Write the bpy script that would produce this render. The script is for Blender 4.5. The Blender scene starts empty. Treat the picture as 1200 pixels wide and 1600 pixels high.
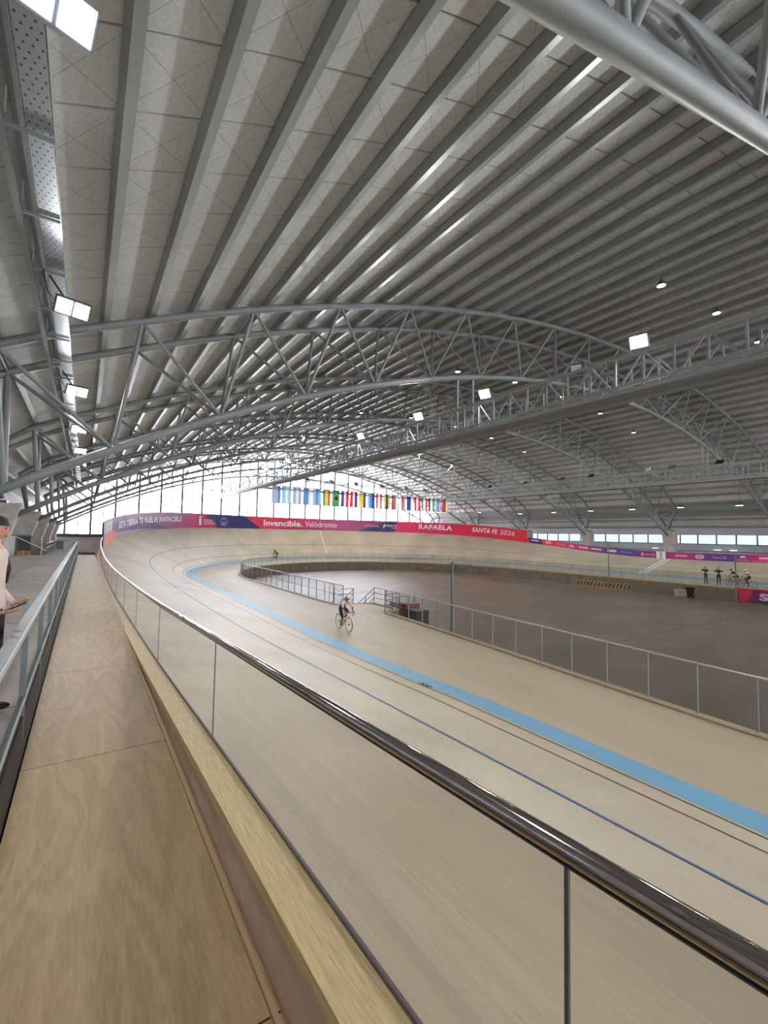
import bpy, bmesh, math, random
from mathutils import Vector, Matrix
from bisect import bisect
random.seed(7)
SC = bpy.context.scene
COL = SC.collection

# ------------------------------------------------------------------ scale
K = 1.378          # metres per survey unit (surveyed with the lens at the origin)
ZC = 5.72          # lens height above the infield floor, metres
def V(x, y, z): return Vector((x*K, y*K, z*K+ZC))

# ------------------------------------------------------------------ camera
cam_d = bpy.data.cameras.new('camera'); cam = bpy.data.objects.new('camera', cam_d); COL.objects.link(cam)
cam_d.sensor_fit = 'VERTICAL'; cam_d.sensor_height = 36.0; cam_d.lens = 700/1600*36.0
cam_d.clip_start = 0.05; cam_d.clip_end = 600
_p, _y, _r = math.radians(2.978), math.radians(33.697), 0.018
_f = Vector((math.sin(_y)*math.cos(_p), math.cos(_y)*math.cos(_p), math.sin(_p)))
_rt = Vector((math.cos(_y), -math.sin(_y), 0)); _up = _rt.cross(_f)
_rt2 = _rt*math.cos(_r) + _up*math.sin(_r); _up2 = _up*math.cos(_r) - _rt*math.sin(_r)
M = Matrix.Identity(4)
for i in range(3): M[i][0] = _rt2[i]; M[i][1] = _up2[i]; M[i][2] = -_f[i]
M.translation = V(0, 0, 0)
cam.matrix_world = M
SC.camera = cam

# ------------------------------------------------------------------ world, exposure
w = bpy.data.worlds.new('overcast_sky'); SC.world = w; w.use_nodes = True
bg = w.node_tree.nodes['Background']; bg.inputs[0].default_value = (0.94, 0.95, 0.93, 1); bg.inputs[1].default_value = 17.5
SC.view_settings.view_transform = 'Standard'; SC.view_settings.look = 'None'
SC.view_settings.exposure = 0.0; SC.view_settings.gamma = 1.0; SC.view_settings.use_curve_mapping = False
SC.cycles.max_bounces = 9; SC.cycles.diffuse_bounces = 5; SC.cycles.glossy_bounces = 3
SC.cycles.transmission_bounces = 6; SC.cycles.transparent_max_bounces = 24
SC.cycles.sample_clamp_indirect = 6.0; SC.cycles.caustics_reflective = False; SC.cycles.caustics_refractive = False
FLOOD_W, FAR_W, FLAG_W, LEFT_W, BAY_W, EAVE_W = 270.0, 60.0, 60.0, 80.0, 190.0, 40.0

# ------------------------------------------------------------------ materials
def lin(c):
    return tuple(((v/255)/12.92 if v/255 <= .04045 else ((v/255+.055)/1.055)**2.4) for v in c) + (1.0,)
MATS = {}
def mat(name, rgb, rough=.6, metal=0.0, var=0.0, scale=3.0, stretch=(1, 1, 1), rgb2=None, bump=0.0, spec=.5):
    if name in MATS: return MATS[name]
    m = bpy.data.materials.new(name); m.use_nodes = True; MATS[name] = m
    nt = m.node_tree; b = nt.nodes['Principled BSDF']
    b.inputs['Roughness'].default_value = rough; b.inputs['Metallic'].default_value = metal
    b.inputs['Specular IOR Level'].default_value = spec
    c = lin(rgb); b.inputs['Base Color'].default_value = c
    if var or rgb2:
        tc = nt.nodes.new('ShaderNodeTexCoord'); mp = nt.nodes.new('ShaderNodeMapping')
        mp.inputs['Scale'].default_value = stretch
        nz = nt.nodes.new('ShaderNodeTexNoise'); nz.inputs['Scale'].default_value = scale; nz.inputs['Detail'].default_value = 5
        rp = nt.nodes.new('ShaderNodeValToRGB')
        d = lin(rgb2) if rgb2 else tuple(v*(1-var) for v in c[:3])+(1,)
        rp.color_ramp.elements[0].color = d; rp.color_ramp.elements[1].color = c
        rp.color_ramp.elements[0].position = .35; rp.color_ramp.elements[1].position = .65
        nt.links.new(tc.outputs['Object'], mp.inputs[0]); nt.links.new(mp.outputs[0], nz.inputs['Vector'])
        nt.links.new(nz.outputs[0], rp.inputs[0]); nt.links.new(rp.outputs[0], b.inputs['Base Color'])
        if bump:
            bp = nt.nodes.new('ShaderNodeBump'); bp.inputs['Strength'].default_value = bump; bp.inputs['Distance'].default_value = .02
            nt.links.new(nz.outputs[0], bp.inputs['Height']); nt.links.new(bp.outputs[0], b.inputs['Normal'])
    return m
def emit(name, rgb, s):
    if name in MATS: return MATS[name]
    m = bpy.data.materials.new(name); m.use_nodes = True; MATS[name] = m
    b = m.node_tree.nodes['Principled BSDF']; b.inputs['Base Color'].default_value = lin(rgb)
    b.inputs['Emission Color'].default_value = lin(rgb); b.inputs['Emission Strength'].default_value = s
    return m
def glass(name, tint, film, filmrgb, rough=.05, gl=.06):
    """thin pane: tinted see-through + dusty film + faint mirror"""
    if name in MATS: return MATS[name]
    m = bpy.data.materials.new(name); m.use_nodes = True; MATS[name] = m
    nt = m.node_tree; nt.nodes.clear()
    out = nt.nodes.new('ShaderNodeOutputMaterial'); tr = nt.nodes.new('ShaderNodeBsdfTransparent'); tr.inputs[0].default_value = lin(tint)
    df = nt.nodes.new('ShaderNodeBsdfDiffuse'); df.inputs[0].default_value = lin(filmrgb)
    gs = nt.nodes.new('ShaderNodeBsdfGlossy'); gs.inputs['Roughness'].default_value = rough
    a = nt.nodes.new('ShaderNodeMixShader'); a.inputs[0].default_value = film
    c = nt.nodes.new('ShaderNodeMixShader'); c.inputs[0].default_value = gl
    nt.links.new(tr.outputs[0], a.inputs[1]); nt.links.new(df.outputs[0], a.inputs[2])
    nt.links.new(a.outputs[0], c.inputs[1]); nt.links.new(gs.outputs[0], c.inputs[2]); nt.links.new(c.outputs[0], out.inputs[0])
    return m

def wood_track():
    m = bpy.data.materials.new('pine_track'); m.use_nodes = True
    nt = m.node_tree; b = nt.nodes['Principled BSDF']; N = nt.nodes.new; L = nt.links.new
    uv = N('ShaderNodeUVMap'); uv.uv_map = 'UVMap'
    mp = N('ShaderNodeMapping'); mp.inputs['Scale'].default_value = (.55, 26, 1)
    n1 = N('ShaderNodeTexNoise'); n1.inputs['Scale'].default_value = 1.0; n1.inputs['Detail'].default_value = 6; n1.inputs['Roughness'].default_value = .7
    r1 = N('ShaderNodeValToRGB'); r1.color_ramp.elements[0].position = .25; r1.color_ramp.elements[1].position = .7
    r1.color_ramp.elements[0].color = lin((186, 174, 148)); r1.color_ramp.elements[1].color = lin((208, 199, 176))
    n2 = N('ShaderNodeTexNoise'); n2.inputs['Scale'].default_value = .35; n2.inputs['Detail'].default_value = 4
    r2 = N('ShaderNodeValToRGB'); r2.color_ramp.elements[0].position = .3; r2.color_ramp.elements[1].position = .75
    r2.color_ramp.elements[0].color = lin((222, 218, 214)); r2.color_ramp.elements[1].color = (1, 1, 1, 1)
    mx = N('ShaderNodeMix'); mx.data_type = 'RGBA'; mx.blend_type = 'MULTIPLY'; mx.inputs[0].default_value = 1
    L(uv.outputs[0], mp.inputs[0]); L(mp.outputs[0], n1.inputs['Vector']); L(n1.outputs[0], r1.inputs[0])
    L(uv.outputs[0], n2.inputs['Vector']); L(n2.outputs[0], r2.inputs[0])
    L(r1.outputs[0], mx.inputs[6]); L(r2.outputs[0], mx.inputs[7])
    # short dark slivers in the battens
    mp3 = N('ShaderNodeMapping'); mp3.inputs['Scale'].default_value = (5, 70, 1)
    n3 = N('ShaderNodeTexNoise'); n3.inputs['Scale'].default_value = 1.0; n3.inputs['Detail'].default_value = 1
    r3 = N('ShaderNodeValToRGB'); r3.color_ramp.elements[0].position = .73; r3.color_ramp.elements[1].position = .78
    r3.color_ramp.elements[0].color = (1, 1, 1, 1); r3.color_ramp.elements[1].color = lin((180, 160, 135))
    m2 = N('ShaderNodeMix'); m2.data_type = 'RGBA'; m2.blend_type = 'MULTIPLY'; m2.inputs[0].default_value = 1
    L(uv.outputs[0], mp3.inputs[0]); L(mp3.outputs[0], n3.inputs['Vector']); L(n3.outputs[0], r3.inputs[0])
    L(mx.outputs[2], m2.inputs[6]); L(r3.outputs[0], m2.inputs[7]); L(m2.outputs[2], b.inputs['Base Color'])
    b.inputs['Roughness'].default_value = .5
    return m
def plywood(name, c1, c2, seed=0.0, scale=2.2, wscale=5.0, spots=True):
    if name in MATS: return MATS[name]
    m = bpy.data.materials.new(name); m.use_nodes = True; MATS[name] = m
    nt = m.node_tree; b = nt.nodes['Principled BSDF']; N = nt.nodes.new; L = nt.links.new
    tc = N('ShaderNodeTexCoord'); mp = N('ShaderNodeMapping'); mp.inputs['Scale'].default_value = (1.7, .3, 1); mp.inputs['Location'].default_value = (seed, seed*2, 0)
    n0 = N('ShaderNodeTexNoise'); n0.inputs['Scale'].default_value = scale; n0.inputs['Detail'].default_value = 2.5; n0.inputs['Distortion'].default_value = .5
    ml = N('ShaderNodeMath'); ml.operation = 'MULTIPLY'; ml.inputs[1].default_value = 10.0*wscale
    sn = N('ShaderNodeMath'); sn.operation = 'SINE'
    fn = N('ShaderNodeTexNoise'); fn.inputs['Scale'].default_value = 9; fn.inputs['Detail'].default_value = 6
    mp2 = N('ShaderNodeMapping'); mp2.inputs['Scale'].default_value = (7, .8, 1)
    ad = N('ShaderNodeMath'); ad.operation = 'MULTIPLY_ADD'; ad.inputs[1].default_value = .13; ad.inputs[2].default_value = .0
    a2 = N('ShaderNodeMath'); a2.operation = 'ADD'
    rp = N('ShaderNodeValToRGB'); rp.color_ramp.elements[0].position = .2; rp.color_ramp.elements[1].position = .75
    rp.color_ramp.elements[0].color = lin(c2); rp.color_ramp.elements[1].color = lin(c1)
    L(tc.outputs['Object'], mp.inputs[0]); L(mp.outputs[0], n0.inputs['Vector']); L(n0.outputs[0], ml.inputs[0]); L(ml.outputs[0], sn.inputs[0])
    L(tc.outputs['Object'], mp2.inputs[0]); L(mp2.outputs[0], fn.inputs['Vector'])
    L(sn.outputs[0], ad.inputs[0]); L(ad.outputs[0], a2.inputs[0]); L(fn.outputs[0], a2.inputs[1]); L(a2.outputs[0], rp.inputs[0])
    src = rp.outputs[0]
    big = N('ShaderNodeTexNoise'); big.inputs['Scale'].default_value = .9; big.inputs['Detail'].default_value = 3
    rb = N('ShaderNodeValToRGB'); rb.color_ramp.elements[0].position = .3; rb.color_ramp.elements[1].position = .7
    rb.color_ramp.elements[0].color = lin((244, 238, 230)); rb.color_ramp.elements[1].color = (1, 1, 1, 1)
    L(mp.outputs[0], big.inputs['Vector']); L(big.outputs[0], rb.inputs[0])
    mb = N('ShaderNodeMix'); mb.data_type = 'RGBA'; mb.blend_type = 'MULTIPLY'; mb.inputs[0].default_value = 1
    L(src, mb.inputs[6]); L(rb.outputs[0], mb.inputs[7]); src = mb.outputs[2]
    if spots:
        vo = N('ShaderNodeTexVoronoi'); vo.inputs['Scale'].default_value = 3.2; vo.inputs['Randomness'].default_value = 1
        rs = N('ShaderNodeValToRGB'); rs.color_ramp.elements[0].position = .022; rs.color_ramp.elements[1].position = .034
        rs.color_ramp.elements[0].color = lin((95, 70, 45)); rs.color_ramp.elements[1].color = (1, 1, 1, 1)
        ms = N('ShaderNodeMix'); ms.data_type = 'RGBA'; ms.blend_type = 'MULTIPLY'; ms.inputs[0].default_value = .8
        L(mp.outputs[0], vo.inputs['Vector']); L(vo.outputs[0], rs.inputs[0]); L(src, ms.inputs[6]); L(rs.outputs[0], ms.inputs[7]); src = ms.outputs[2]
    L(src, b.inputs['Base Color']); b.inputs['Roughness'].default_value = .55
    return m
def roof_panel_mat():
    m = bpy.data.materials.new('insulated_roof_panel'); m.use_nodes = True
    nt = m.node_tree; b = nt.nodes['Principled BSDF']; N = nt.nodes.new; L = nt.links.new
    tc = N('ShaderNodeTexCoord'); n = N('ShaderNodeTexNoise'); n.inputs['Scale'].default_value = 14; n.inputs['Detail'].default_value = 7; n.inputs['Roughness'].default_value = .7
    r = N('ShaderNodeValToRGB'); r.color_ramp.elements[0].color = lin((190, 193, 192)); r.color_ramp.elements[1].color = lin((220, 223, 222))
    r.color_ramp.elements[0].position = .3; r.color_ramp.elements[1].position = .7
    L(tc.outputs['Object'], n.inputs['Vector']); L(n.outputs[0], r.inputs[0])
    # restraint wires crossing each panel corner to corner (thin print-like lines)
    sp = N('ShaderNodeSeparateXYZ'); L(tc.outputs['Object'], sp.inputs[0])
    ax = N('ShaderNodeMath'); ax.operation = 'ABSOLUTE'; L(sp.outputs[0], ax.inputs[0])
    ay = N('ShaderNodeMath'); ay.operation = 'ABSOLUTE'; L(sp.outputs[1], ay.inputs[0])
    df = N('ShaderNodeMath'); df.operation = 'SUBTRACT'; L(ax.outputs[0], df.inputs[0]); L(ay.outputs[0], df.inputs[1])
    ab = N('ShaderNodeMath'); ab.operation = 'ABSOLUTE'; L(df.outputs[0], ab.inputs[0])
    lt = N('ShaderNodeMath'); lt.operation = 'LESS_THAN'; lt.inputs[1].default_value = .007; L(ab.outputs[0], lt.inputs[0])
    mx = N('ShaderNodeMix'); mx.data_type = 'RGBA'; L(lt.outputs[0], mx.inputs[0]); L(r.outputs[0], mx.inputs[6]); mx.inputs[7].default_value = lin((140, 138, 132))
    L(mx.outputs[2], b.inputs['Base Color']); b.inputs['Roughness'].default_value = .8
    return m

STEEL = mat('painted_grey_steel', (130, 135, 134), .52, .1, .12, 2.0)
PURL = mat('galvanised_purlin', (162, 165, 164), .34, .25, .25, 1.2, (1, .25, 1))
DARKST = mat('dark_steel', (70, 76, 80), .4, .5)
RAILG = mat('grey_rail_paint', (106, 114, 116), .5, .1)
GALV = mat('galvanised_catwalk', (160, 165, 166), .45, .15, .12, 2.0)
FPOST = mat('pale_fence_post', (142, 148, 150), .5, .1)
CHROME = mat('polished_steel', (158, 152, 148), .08, 1.0)
BRIGHT = mat('brushed_steel', (205, 206, 205), .3, .45)
BLACK = mat('black_plastic', (24, 24, 26), .5)
RUBBER = mat('black_rubber', (18, 18, 19), .7)
WHITE = mat('white_paint', (225, 225, 222), .5)
CONC = mat('cast_concrete', (184, 175, 166), .8, 0, .22, 3.0, bump=.15)
CONCW = mat('infield_wall_concrete', (122, 110, 94), .8, 0, .25, 2.2, (1, 1, .4))
GREYW = mat('grey_wall_paint', (176, 178, 182), .75, 0, .06, 1.0)
TRACKM = wood_track()
SAFETY = mat('safety_zone_boards', (190, 174, 145), .5, 0, 0, .7, (1, .3, 1), rgb2=(178, 162, 136))
AZURE = mat('sky_blue_paint', (112, 170, 205), .5, 0, .07, 1.4)
BLUEL = mat('blue_line_paint', (40, 88, 140), .5)
REDL = mat('red_line_paint', (120, 52, 44), .5)
BLKL = mat('black_line_paint', (34, 32, 32), .5)
PLY = plywood('walkway_plywood', (194, 168, 121), (166, 139, 95), 0.0, 1.3, 5.5)
BIRCH = mat('laminated_birch_edge', (222, 200, 152), .55, 0, 0, 2.0, (60, 1.0, 60), rgb2=(198, 174, 124))
PINKPLY = plywood('reddish_ply_face', (226, 207, 187), (208, 184, 162), 3.1, 2.0, 3.0, False)
ROOFP = roof_panel_mat()
PANE = glass('facade_pane', (238, 240, 252), .05, (220, 224, 240), .1, .04)
SIDEP = glass('tinted_side_pane', (136, 143, 150), .03, (150, 165, 180), .1, .04)
BGLASS = glass('barrier_glass', (226, 221, 216), .05, (150, 145, 140), .06, .05)
FGLASS = glass('fence_glass', (238, 240, 242), .07, (165, 172, 178), .08, .05)

# ------------------------------------------------------------------ object helpers
BASE = {}
def tag(o, label=None, cat=None, group=None, kind=None):
    if label: o['label'] = label
    if cat: o['category'] = cat
    if group: o['group'] = group
    if kind: o['kind'] = kind
    return o
def _parent(o, parent, m=None):
    """o keeps world matrix m (default identity) under parent"""
    m = m or Matrix.Identity(4)
    if parent is not None:
        o.parent = parent
        b = Matrix.Identity(4); p = parent
        b = BASE.get(p.name, Matrix.Identity(4))
        o.matrix_parent_inverse = b.inverted()
    o.matrix_basis = m
    BASE[o.name] = m
def thing(name, label, cat, loc=(0, 0, 0), group=None, matrix=None, kind=None):
    o = bpy.data.objects.new(name, None); COL.objects.link(o); o.empty_display_size = .2
    m = matrix or Matrix.Translation(Vector(loc)); o.matrix_basis = m; BASE[o.name] = m
    return tag(o, label, cat, group, kind)
def link(name, me, parent=None, m=None):
    o = bpy.data.objects.new(name, me); COL.objects.link(o); _parent(o, parent, m); return o
def mesh(name, verts, faces, material, parent=None, smooth=False, mats=None, fm=None, m=None, uvs=None):
    me = bpy.data.meshes.new(name); me.from_pydata([tuple(v) for v in verts], [], faces)
    for mm in (mats or [material]): me.materials.append(mm)
    if fm:
        for p, k in zip(me.polygons, fm): p.material_index = k
    if smooth:
        for p in me.polygons: p.use_smooth = True
    if uvs:
        l = me.uv_layers.new(name='UVMap')
        for p in me.polygons:
            for li, vi in zip(p.loop_indices, p.vertices): l.data[li].uv = uvs[vi]
    me.update()
    return link(name, me, parent, m)
BOXF = [(0, 1, 3, 2), (4, 6, 7, 5), (0, 4, 5, 1), (2, 3, 7, 6), (0, 2, 6, 4), (1, 5, 7, 3)]
def boxv(x0, x1, y0, y1, z0, z1): return [(x, y, z) for x in (x0, x1) for y in (y0, y1) for z in (z0, z1)]
def box(name, x0, x1, y0, y1, z0, z1, material, parent=None):      # survey units
    return mesh(name, [V(*v) for v in boxv(x0, x1, y0, y1, z0, z1)], [f[::-1] for f in BOXF], material, parent)
CACHE = {}
def unit_cyl(material, n=8):
    k = ('c', material.name, n)
    if k not in CACHE:
        vs = []; fs = []
        for z in (0, 1):
            for i in range(n): a = 2*math.pi*i/n; vs.append((math.cos(a), math.sin(a), z))
        for i in range(n): fs.append((i, (i+1) % n, n+(i+1) % n, n+i))
        fs.append(tuple(range(n))[::-1]); fs.append(tuple(range(n, 2*n)))
        me = bpy.data.meshes.new('tube_bar'); me.from_pydata(vs, [], fs); me.materials.append(material)
        for p in me.polygons: p.use_smooth = len(p.vertices) == 4
        CACHE[k] = me
    return CACHE[k]
def unit_box(material):
    k = ('b', material.name)
    if k not in CACHE:
        me = bpy.data.meshes.new('flat_bar'); me.from_pydata(boxv(-.5, .5, -.5, .5, 0, 1), [], [f[::-1] for f in BOXF]); me.materials.append(material); CACHE[k] = me
    return CACHE[k]
def _frame(p, q, sx, sy, up=None):
    p, q = Vector(p), Vector(q); d = q-p; l = d.length; z = d/l
    h = Vector(up) if up else (Vector((0, 0, 1)) if abs(z.z) < .95 else Vector((0, 1, 0)))
    x = h.cross(z).normalized(); y = z.cross(x)
    m = Matrix.Identity(4)
    for i in range(3): m[i][0] = x[i]*sx; m[i][1] = y[i]*sy; m[i][2] = z[i]*l; m[i][3] = p[i]
    return m
def bar(name, p, q, r, material, parent=None, n=8):               # metres, world
    return link(name, unit_cyl(material, n), parent, _frame(p, q, r, r))
def fbar(name, p, q, wx, wy, material, parent=None, up=None):
    return link(name, unit_box(material), parent, _frame(p, q, wx, wy, up))
def tube(name, pts, r, material, parent=None, n=10, closed=False, m=None):
    pts = [Vector(p) for p in pts]; vs = []; fs = []; N = len(pts)
    rr = r if isinstance(r, (list, tuple)) else [r]*N
    for i, p in enumerate(pts):
        a = pts[i-1] if (i or closed) else p; b = pts[(i+1) % N] if (i < N-1 or closed) else p
        t = (b-a).normalized(); h = Vector((0, 0, 1)) if abs(t.z) < .9 else Vector((0, 1, 0))
        x = h.cross(t).normalized(); y = t.cross(x)
        for k in range(n):
            f = 2*math.pi*k/n; vs.append(p+(x*math.cos(f)+y*math.sin(f))*rr[i])
    for i in range(N if closed else N-1):
        for k in range(n):
            j = (i+1) % N; fs.append((i*n+k, i*n+(k+1) % n, j*n+(k+1) % n, j*n+k))
    if not closed: fs.append(tuple(range(n))[::-1]); fs.append(tuple(range((N-1)*n, N*n)))
    if name is None: return vs, fs
    return mesh(name, vs, fs, material, parent, True, m=m)
def ribbon(name, rows, material, parent=None, smooth=True, mats=None, colm=None, uvs=None):
    """rows: list of equal-length point lists (metres)"""
    n = len(rows[0]); vs = [p for r_ in rows for p in r_]; fs = []; fm = []
    for i in range(len(rows)-1):
        for k in range(n-1):
            fs.append((i*n+k, i*n+k+1, (i+1)*n+k+1, (i+1)*n+k)); fm.append(colm[k] if colm else 0)
    return mesh(name, vs, fs, material, parent, smooth, mats, fm if colm else None, uvs=uvs)
TA,TB,TXC,TY1,TY0=17.8,20.4,23.55,30.5,-2.0   # inner edge: two straights joined by half ellipses
def lerp_tab(tab,x):
    if x<=tab[0][0]: return tab[0][1]
    for (a,b),(c,d) in zip(tab,tab[1:]):
        if x<=c:
            t=(x-a)/(c-a); return b+(d-b)*t
    return tab[-1][1]
ZST=[(-2,-1.06),(0,-1.17),(3,-1.32),(5.6,-1.46),(8.5,-1.56),(11.2,-1.64),(15,-1.73),(20,-1.76),(24,-1.68),(28,-1.42),(30.5,-1.2)]
ZTU=[(0,-1.16),(5.6,-.9),(18.3,-.36),(27.8,.02),(34,.18),(41.5,.33),(51.6,.44),(65,.51),(90,.55)]
ZTB=[(0,-1.06),(18.3,-.55),(27.8,-.28),(34,-.1),(41.5,.04),(51.6,.22),(65,.42),(90,.54)]
WST=[(-2,5.0),(28,5.0),(30.5,4.9)]
WTU=[(0,4.9),(15,4.5),(35,4.05),(90,3.9)]
WTB=[(0,5.0),(15,4.6),(35,4.1),(90,3.9)]
ZIN=-3.0
# inner-edge samples: (x,y,nx,ny,zout,w)
RING=[]
def build_ring():
    def st(y,side):
        x=TXC-TA if side<0 else TXC+TA
        RING.append((x,y,float(side),0.0,lerp_tab(ZST,y),lerp_tab(WST,y)))
    n=48
    for i in range(n): st(TY0+(TY1-TY0)*i/n,-1)
    m=72
    for i in range(m):
        f=math.pi*i/m; x=TXC-TA*math.cos(f); y=TY1+TB*math.sin(f)
        nx,ny=-math.cos(f)*TB,math.sin(f)*TA; l=math.hypot(nx,ny)
        d=math.degrees(f); d=min(d,180-d)
        RING.append((x,y,nx/l,ny/l,lerp_tab(ZTU,d),lerp_tab(WTU,d)))
    for i in range(n): st(TY1+(TY0-TY1)*i/n,1)
    for i in range(m):
        f=math.pi*i/m; x=TXC+TA*math.cos(f); y=TY0-TB*math.sin(f)
        nx,ny=math.cos(f)*TB,-math.sin(f)*TA; l=math.hypot(nx,ny)
        d=math.degrees(f); d=min(d,180-d)
        RING.append((x,y,nx/l,ny/l,lerp_tab(ZTB,d),lerp_tab(WTB,d)))
    # smooth z and w a little
    for _ in range(3):
        N=len(RING)
        zs=[(RING[i-1][4]+2*RING[i][4]+RING[(i+1)%N][4])/4 for i in range(N)]
        ws=[(RING[i-1][5]+2*RING[i][5]+RING[(i+1)%N][5])/4 for i in range(N)]
        for i in range(N): RING[i]=RING[i][:4]+(zs[i],ws[i])
build_ring()
RS=[0.0]
for i in range(len(RING)):
    a=RING[i]; b=RING[(i+1)%len(RING)]
    RS.append(RS[-1]+math.hypot(a[0]+a[2]*a[5]-b[0]-b[2]*b[5],a[1]+a[3]*a[5]-b[1]-b[3]*b[5]))
RTOT=RS[-1]
def ring_at(u):
    """sample interpolated at outer arc length u (0 = near straight start)"""
    u=u%RTOT; i=min(max(bisect(RS,u)-1,0),len(RING)-1)
    t=(u-RS[i])/(RS[i+1]-RS[i]); a=RING[i]; b=RING[(i+1)%len(RING)]
    return tuple(a[k]+(b[k]-a[k])*t for k in range(6))
def outer(u,off=0.0,dz=0.0):
    a=ring_at(u); o=a[5]+off
    return (a[0]+a[2]*o,a[1]+a[3]*o,a[4]+dz)
# ================================================================== STRUCTURE
YN, YF = -29.0, 59.5          # end walls
XL, XR = -4.2, 51.3           # side walls
CX = 23.55
def top_z(x):                 # centre line of the trusses' upper chords
    d = abs(x-CX)
    if d <= 22.6: return 9.72-(56.8-math.sqrt(56.8**2-d*d))
    if x < CX: return lerp_tab([(22.6, 5.02), (24.0, 4.42), (25.3, 3.76), (26.3, 3.15), (27.2, 2.5), (28.0, 1.9)], d)
    return lerp_tab([(22.6, 5.02), (24.0, 4.22), (25.1, 3.35), (25.9, 2.45), (26.6, 1.65), (28.0, .9)], d)
def bot_z(x):
    d = abs(x-CX); return 7.65-(50-math.sqrt(2500-d*d))

# infield floor and the ground around the track
FLOORM = mat('infield_concrete', (122, 108, 95), .4, 0, 0, .22, (1, 1.6, 1), rgb2=(103, 91, 81))
fl = box('floor', XL, XR, YN, YF, -4.35, -4.15, FLOORM); tag(fl, 'brown-grey polished concrete infield floor inside the track', None, None, 'structure')
JOINT = mat('floor_joint', (104, 92, 84), .7)
for y in (-8, 1, 10, 19, 28, 37):
    box('floor_joint', 10.0, 37.4, y-.02, y+.02, -4.15, -4.147, JOINT, fl)
for x in (17.5, 24.5, 31.5):
    box('floor_joint', x-.02, x+.02, -12, 44, -4.15, -4.147, JOINT, fl)

# ---- walls
wr = box('wall_right', XR, XR+.2, YN, YF, -4.15, -.3, GREYW); tag(wr, 'light grey long wall under the window band behind the far straight', None, None, 'structure')
sp = box('trim_1', XR-.05, XR+.2, YN, YF, .63, 1.75, GREYW); tag(sp, 'light grey panel strip above the right window band', None, None, 'structure')
wl = box('wall_left', XL-.2, XL, YN, YF, -4.15, -.3, GREYW); tag(wl, 'light grey long wall behind the left concrete columns', None, None, 'structure')
sp2 = box('trim_2', XL-.2, XL+.05, YN, YF, .63, 2.6, GREYW); tag(sp2, 'light grey panel strip above the left window band', None, None, 'structure')
MULL = mat('violet_grey_mullion', (84, 80, 108), .5, .1)
def side_windows(name, x, label):
    t = thing(name, label, None, V(x, 15, -.3), kind='structure')
    n = 0; y = -20.0
    while y < YF-1.6:
        box('pane', x-.01, x+.01, y+.03, y+1.57, -.27, .6, SIDEP, t); box('mullion', x-.04, x+.04, y-.05, y+.05, -.3, .63, MULL, t)
        y += 1.6; n += 1
    box('window_rail', x-.05, x+.05, -20, YF, -.34, -.27, MULL, t); box('window_rail', x-.05, x+.05, -20, YF, .6, .66, MULL, t)
side_windows('window_1', XR+.05, 'long band of bright panes in the right wall between concrete columns')
side_windows('window_2', XL-.05, 'long band of bright panes in the left wall behind the concrete columns')

def end_wall(nm, y, sgn, wnm, lab1, lab2, fine):
    wv = []
    t = box(nm, XL, XR, min(y, y+sgn*.2), max(y, y+sgn*.2), -4.15, -.62, GREYW); tag(t, lab1, None, None, 'structure')
    box('sill_beam', XL, XR, y-sgn*.12, y+sgn*.2, -.78, -.42, DARKST, t)
    for x in (-2.6, 1.0, 5, 9, 40, 44, 48): box('pilaster', x-.25, x+.25, y-sgn*.08, y, -4.15, -.78, CONC, t)
    g = thing(wnm, lab2, None, V(CX, y, -.42), kind='structure')
    yy = y+sgn*.1; step = 2.33; x0 = -4.14
    cols = [x0+step*i for i in range(25) if x0+step*i < XR+.1]
    rows = [-.42, .63, 1.8, 3.0, 4.2, 5.4, 6.6, 7.8, 9.0, 10.2]
    rz = lambda x: top_z(min(max(x, XL+.1), XR-.1))+.3
    for i in range(len(cols)):
        x = cols[i]
        if XL <= x <= XR: fbar('mullion', V(x, yy, -.42), V(x, yy, rz(x)), .3, .22, MULL, g)
        xm = x+step/2
        if fine and xm < XR: fbar('glazing_bar', V(xm, yy, -.42), V(xm, yy, rz(xm)), .13, .1, MULL, g)
        if i == len(cols)-1: break
        xa, xb = max(x, XL), min(cols[i+1], XR)
        for k in range(len(rows)-1):
            zl, zh = rows[k], rows[k+1]
            za, zb = min(zh, rz(xa)), min(zh, rz(xb))
            if max(za, zb) <= zl+.05: break
            za, zb = max(za, zl+.01), max(zb, zl+.01)
            e = .03
            mesh('pane', [V(xa+e, yy, zl+e), V(xb-e, yy, zl+e), V(xb-e, yy, max(zb-e, zl+e+.005)), V(xa+e, yy, max(za-e, zl+e+.005))], [(0, 1, 2, 3)], PANE, g)
    for z in rows[1:]:
        xs = [XL+(XR-XL)*i/200 for i in range(201)]; ok = [x for x in xs if rz(x) > z]
        if ok: fbar('transom', V(ok[0], yy, z), V(ok[-1], yy, z), .15, .1, MULL, g)
end_wall('wall_back', YF, 1, 'window_3', 'grey lower wall behind the far bend under the glass facade', 'tall arched glass facade glowing white behind the far bend', True)
end_wall('wall_front', YN, -1, 'window_4', 'grey lower wall behind the viewer under the near glass facade', 'tall arched glass facade behind the viewer', False)

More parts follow.
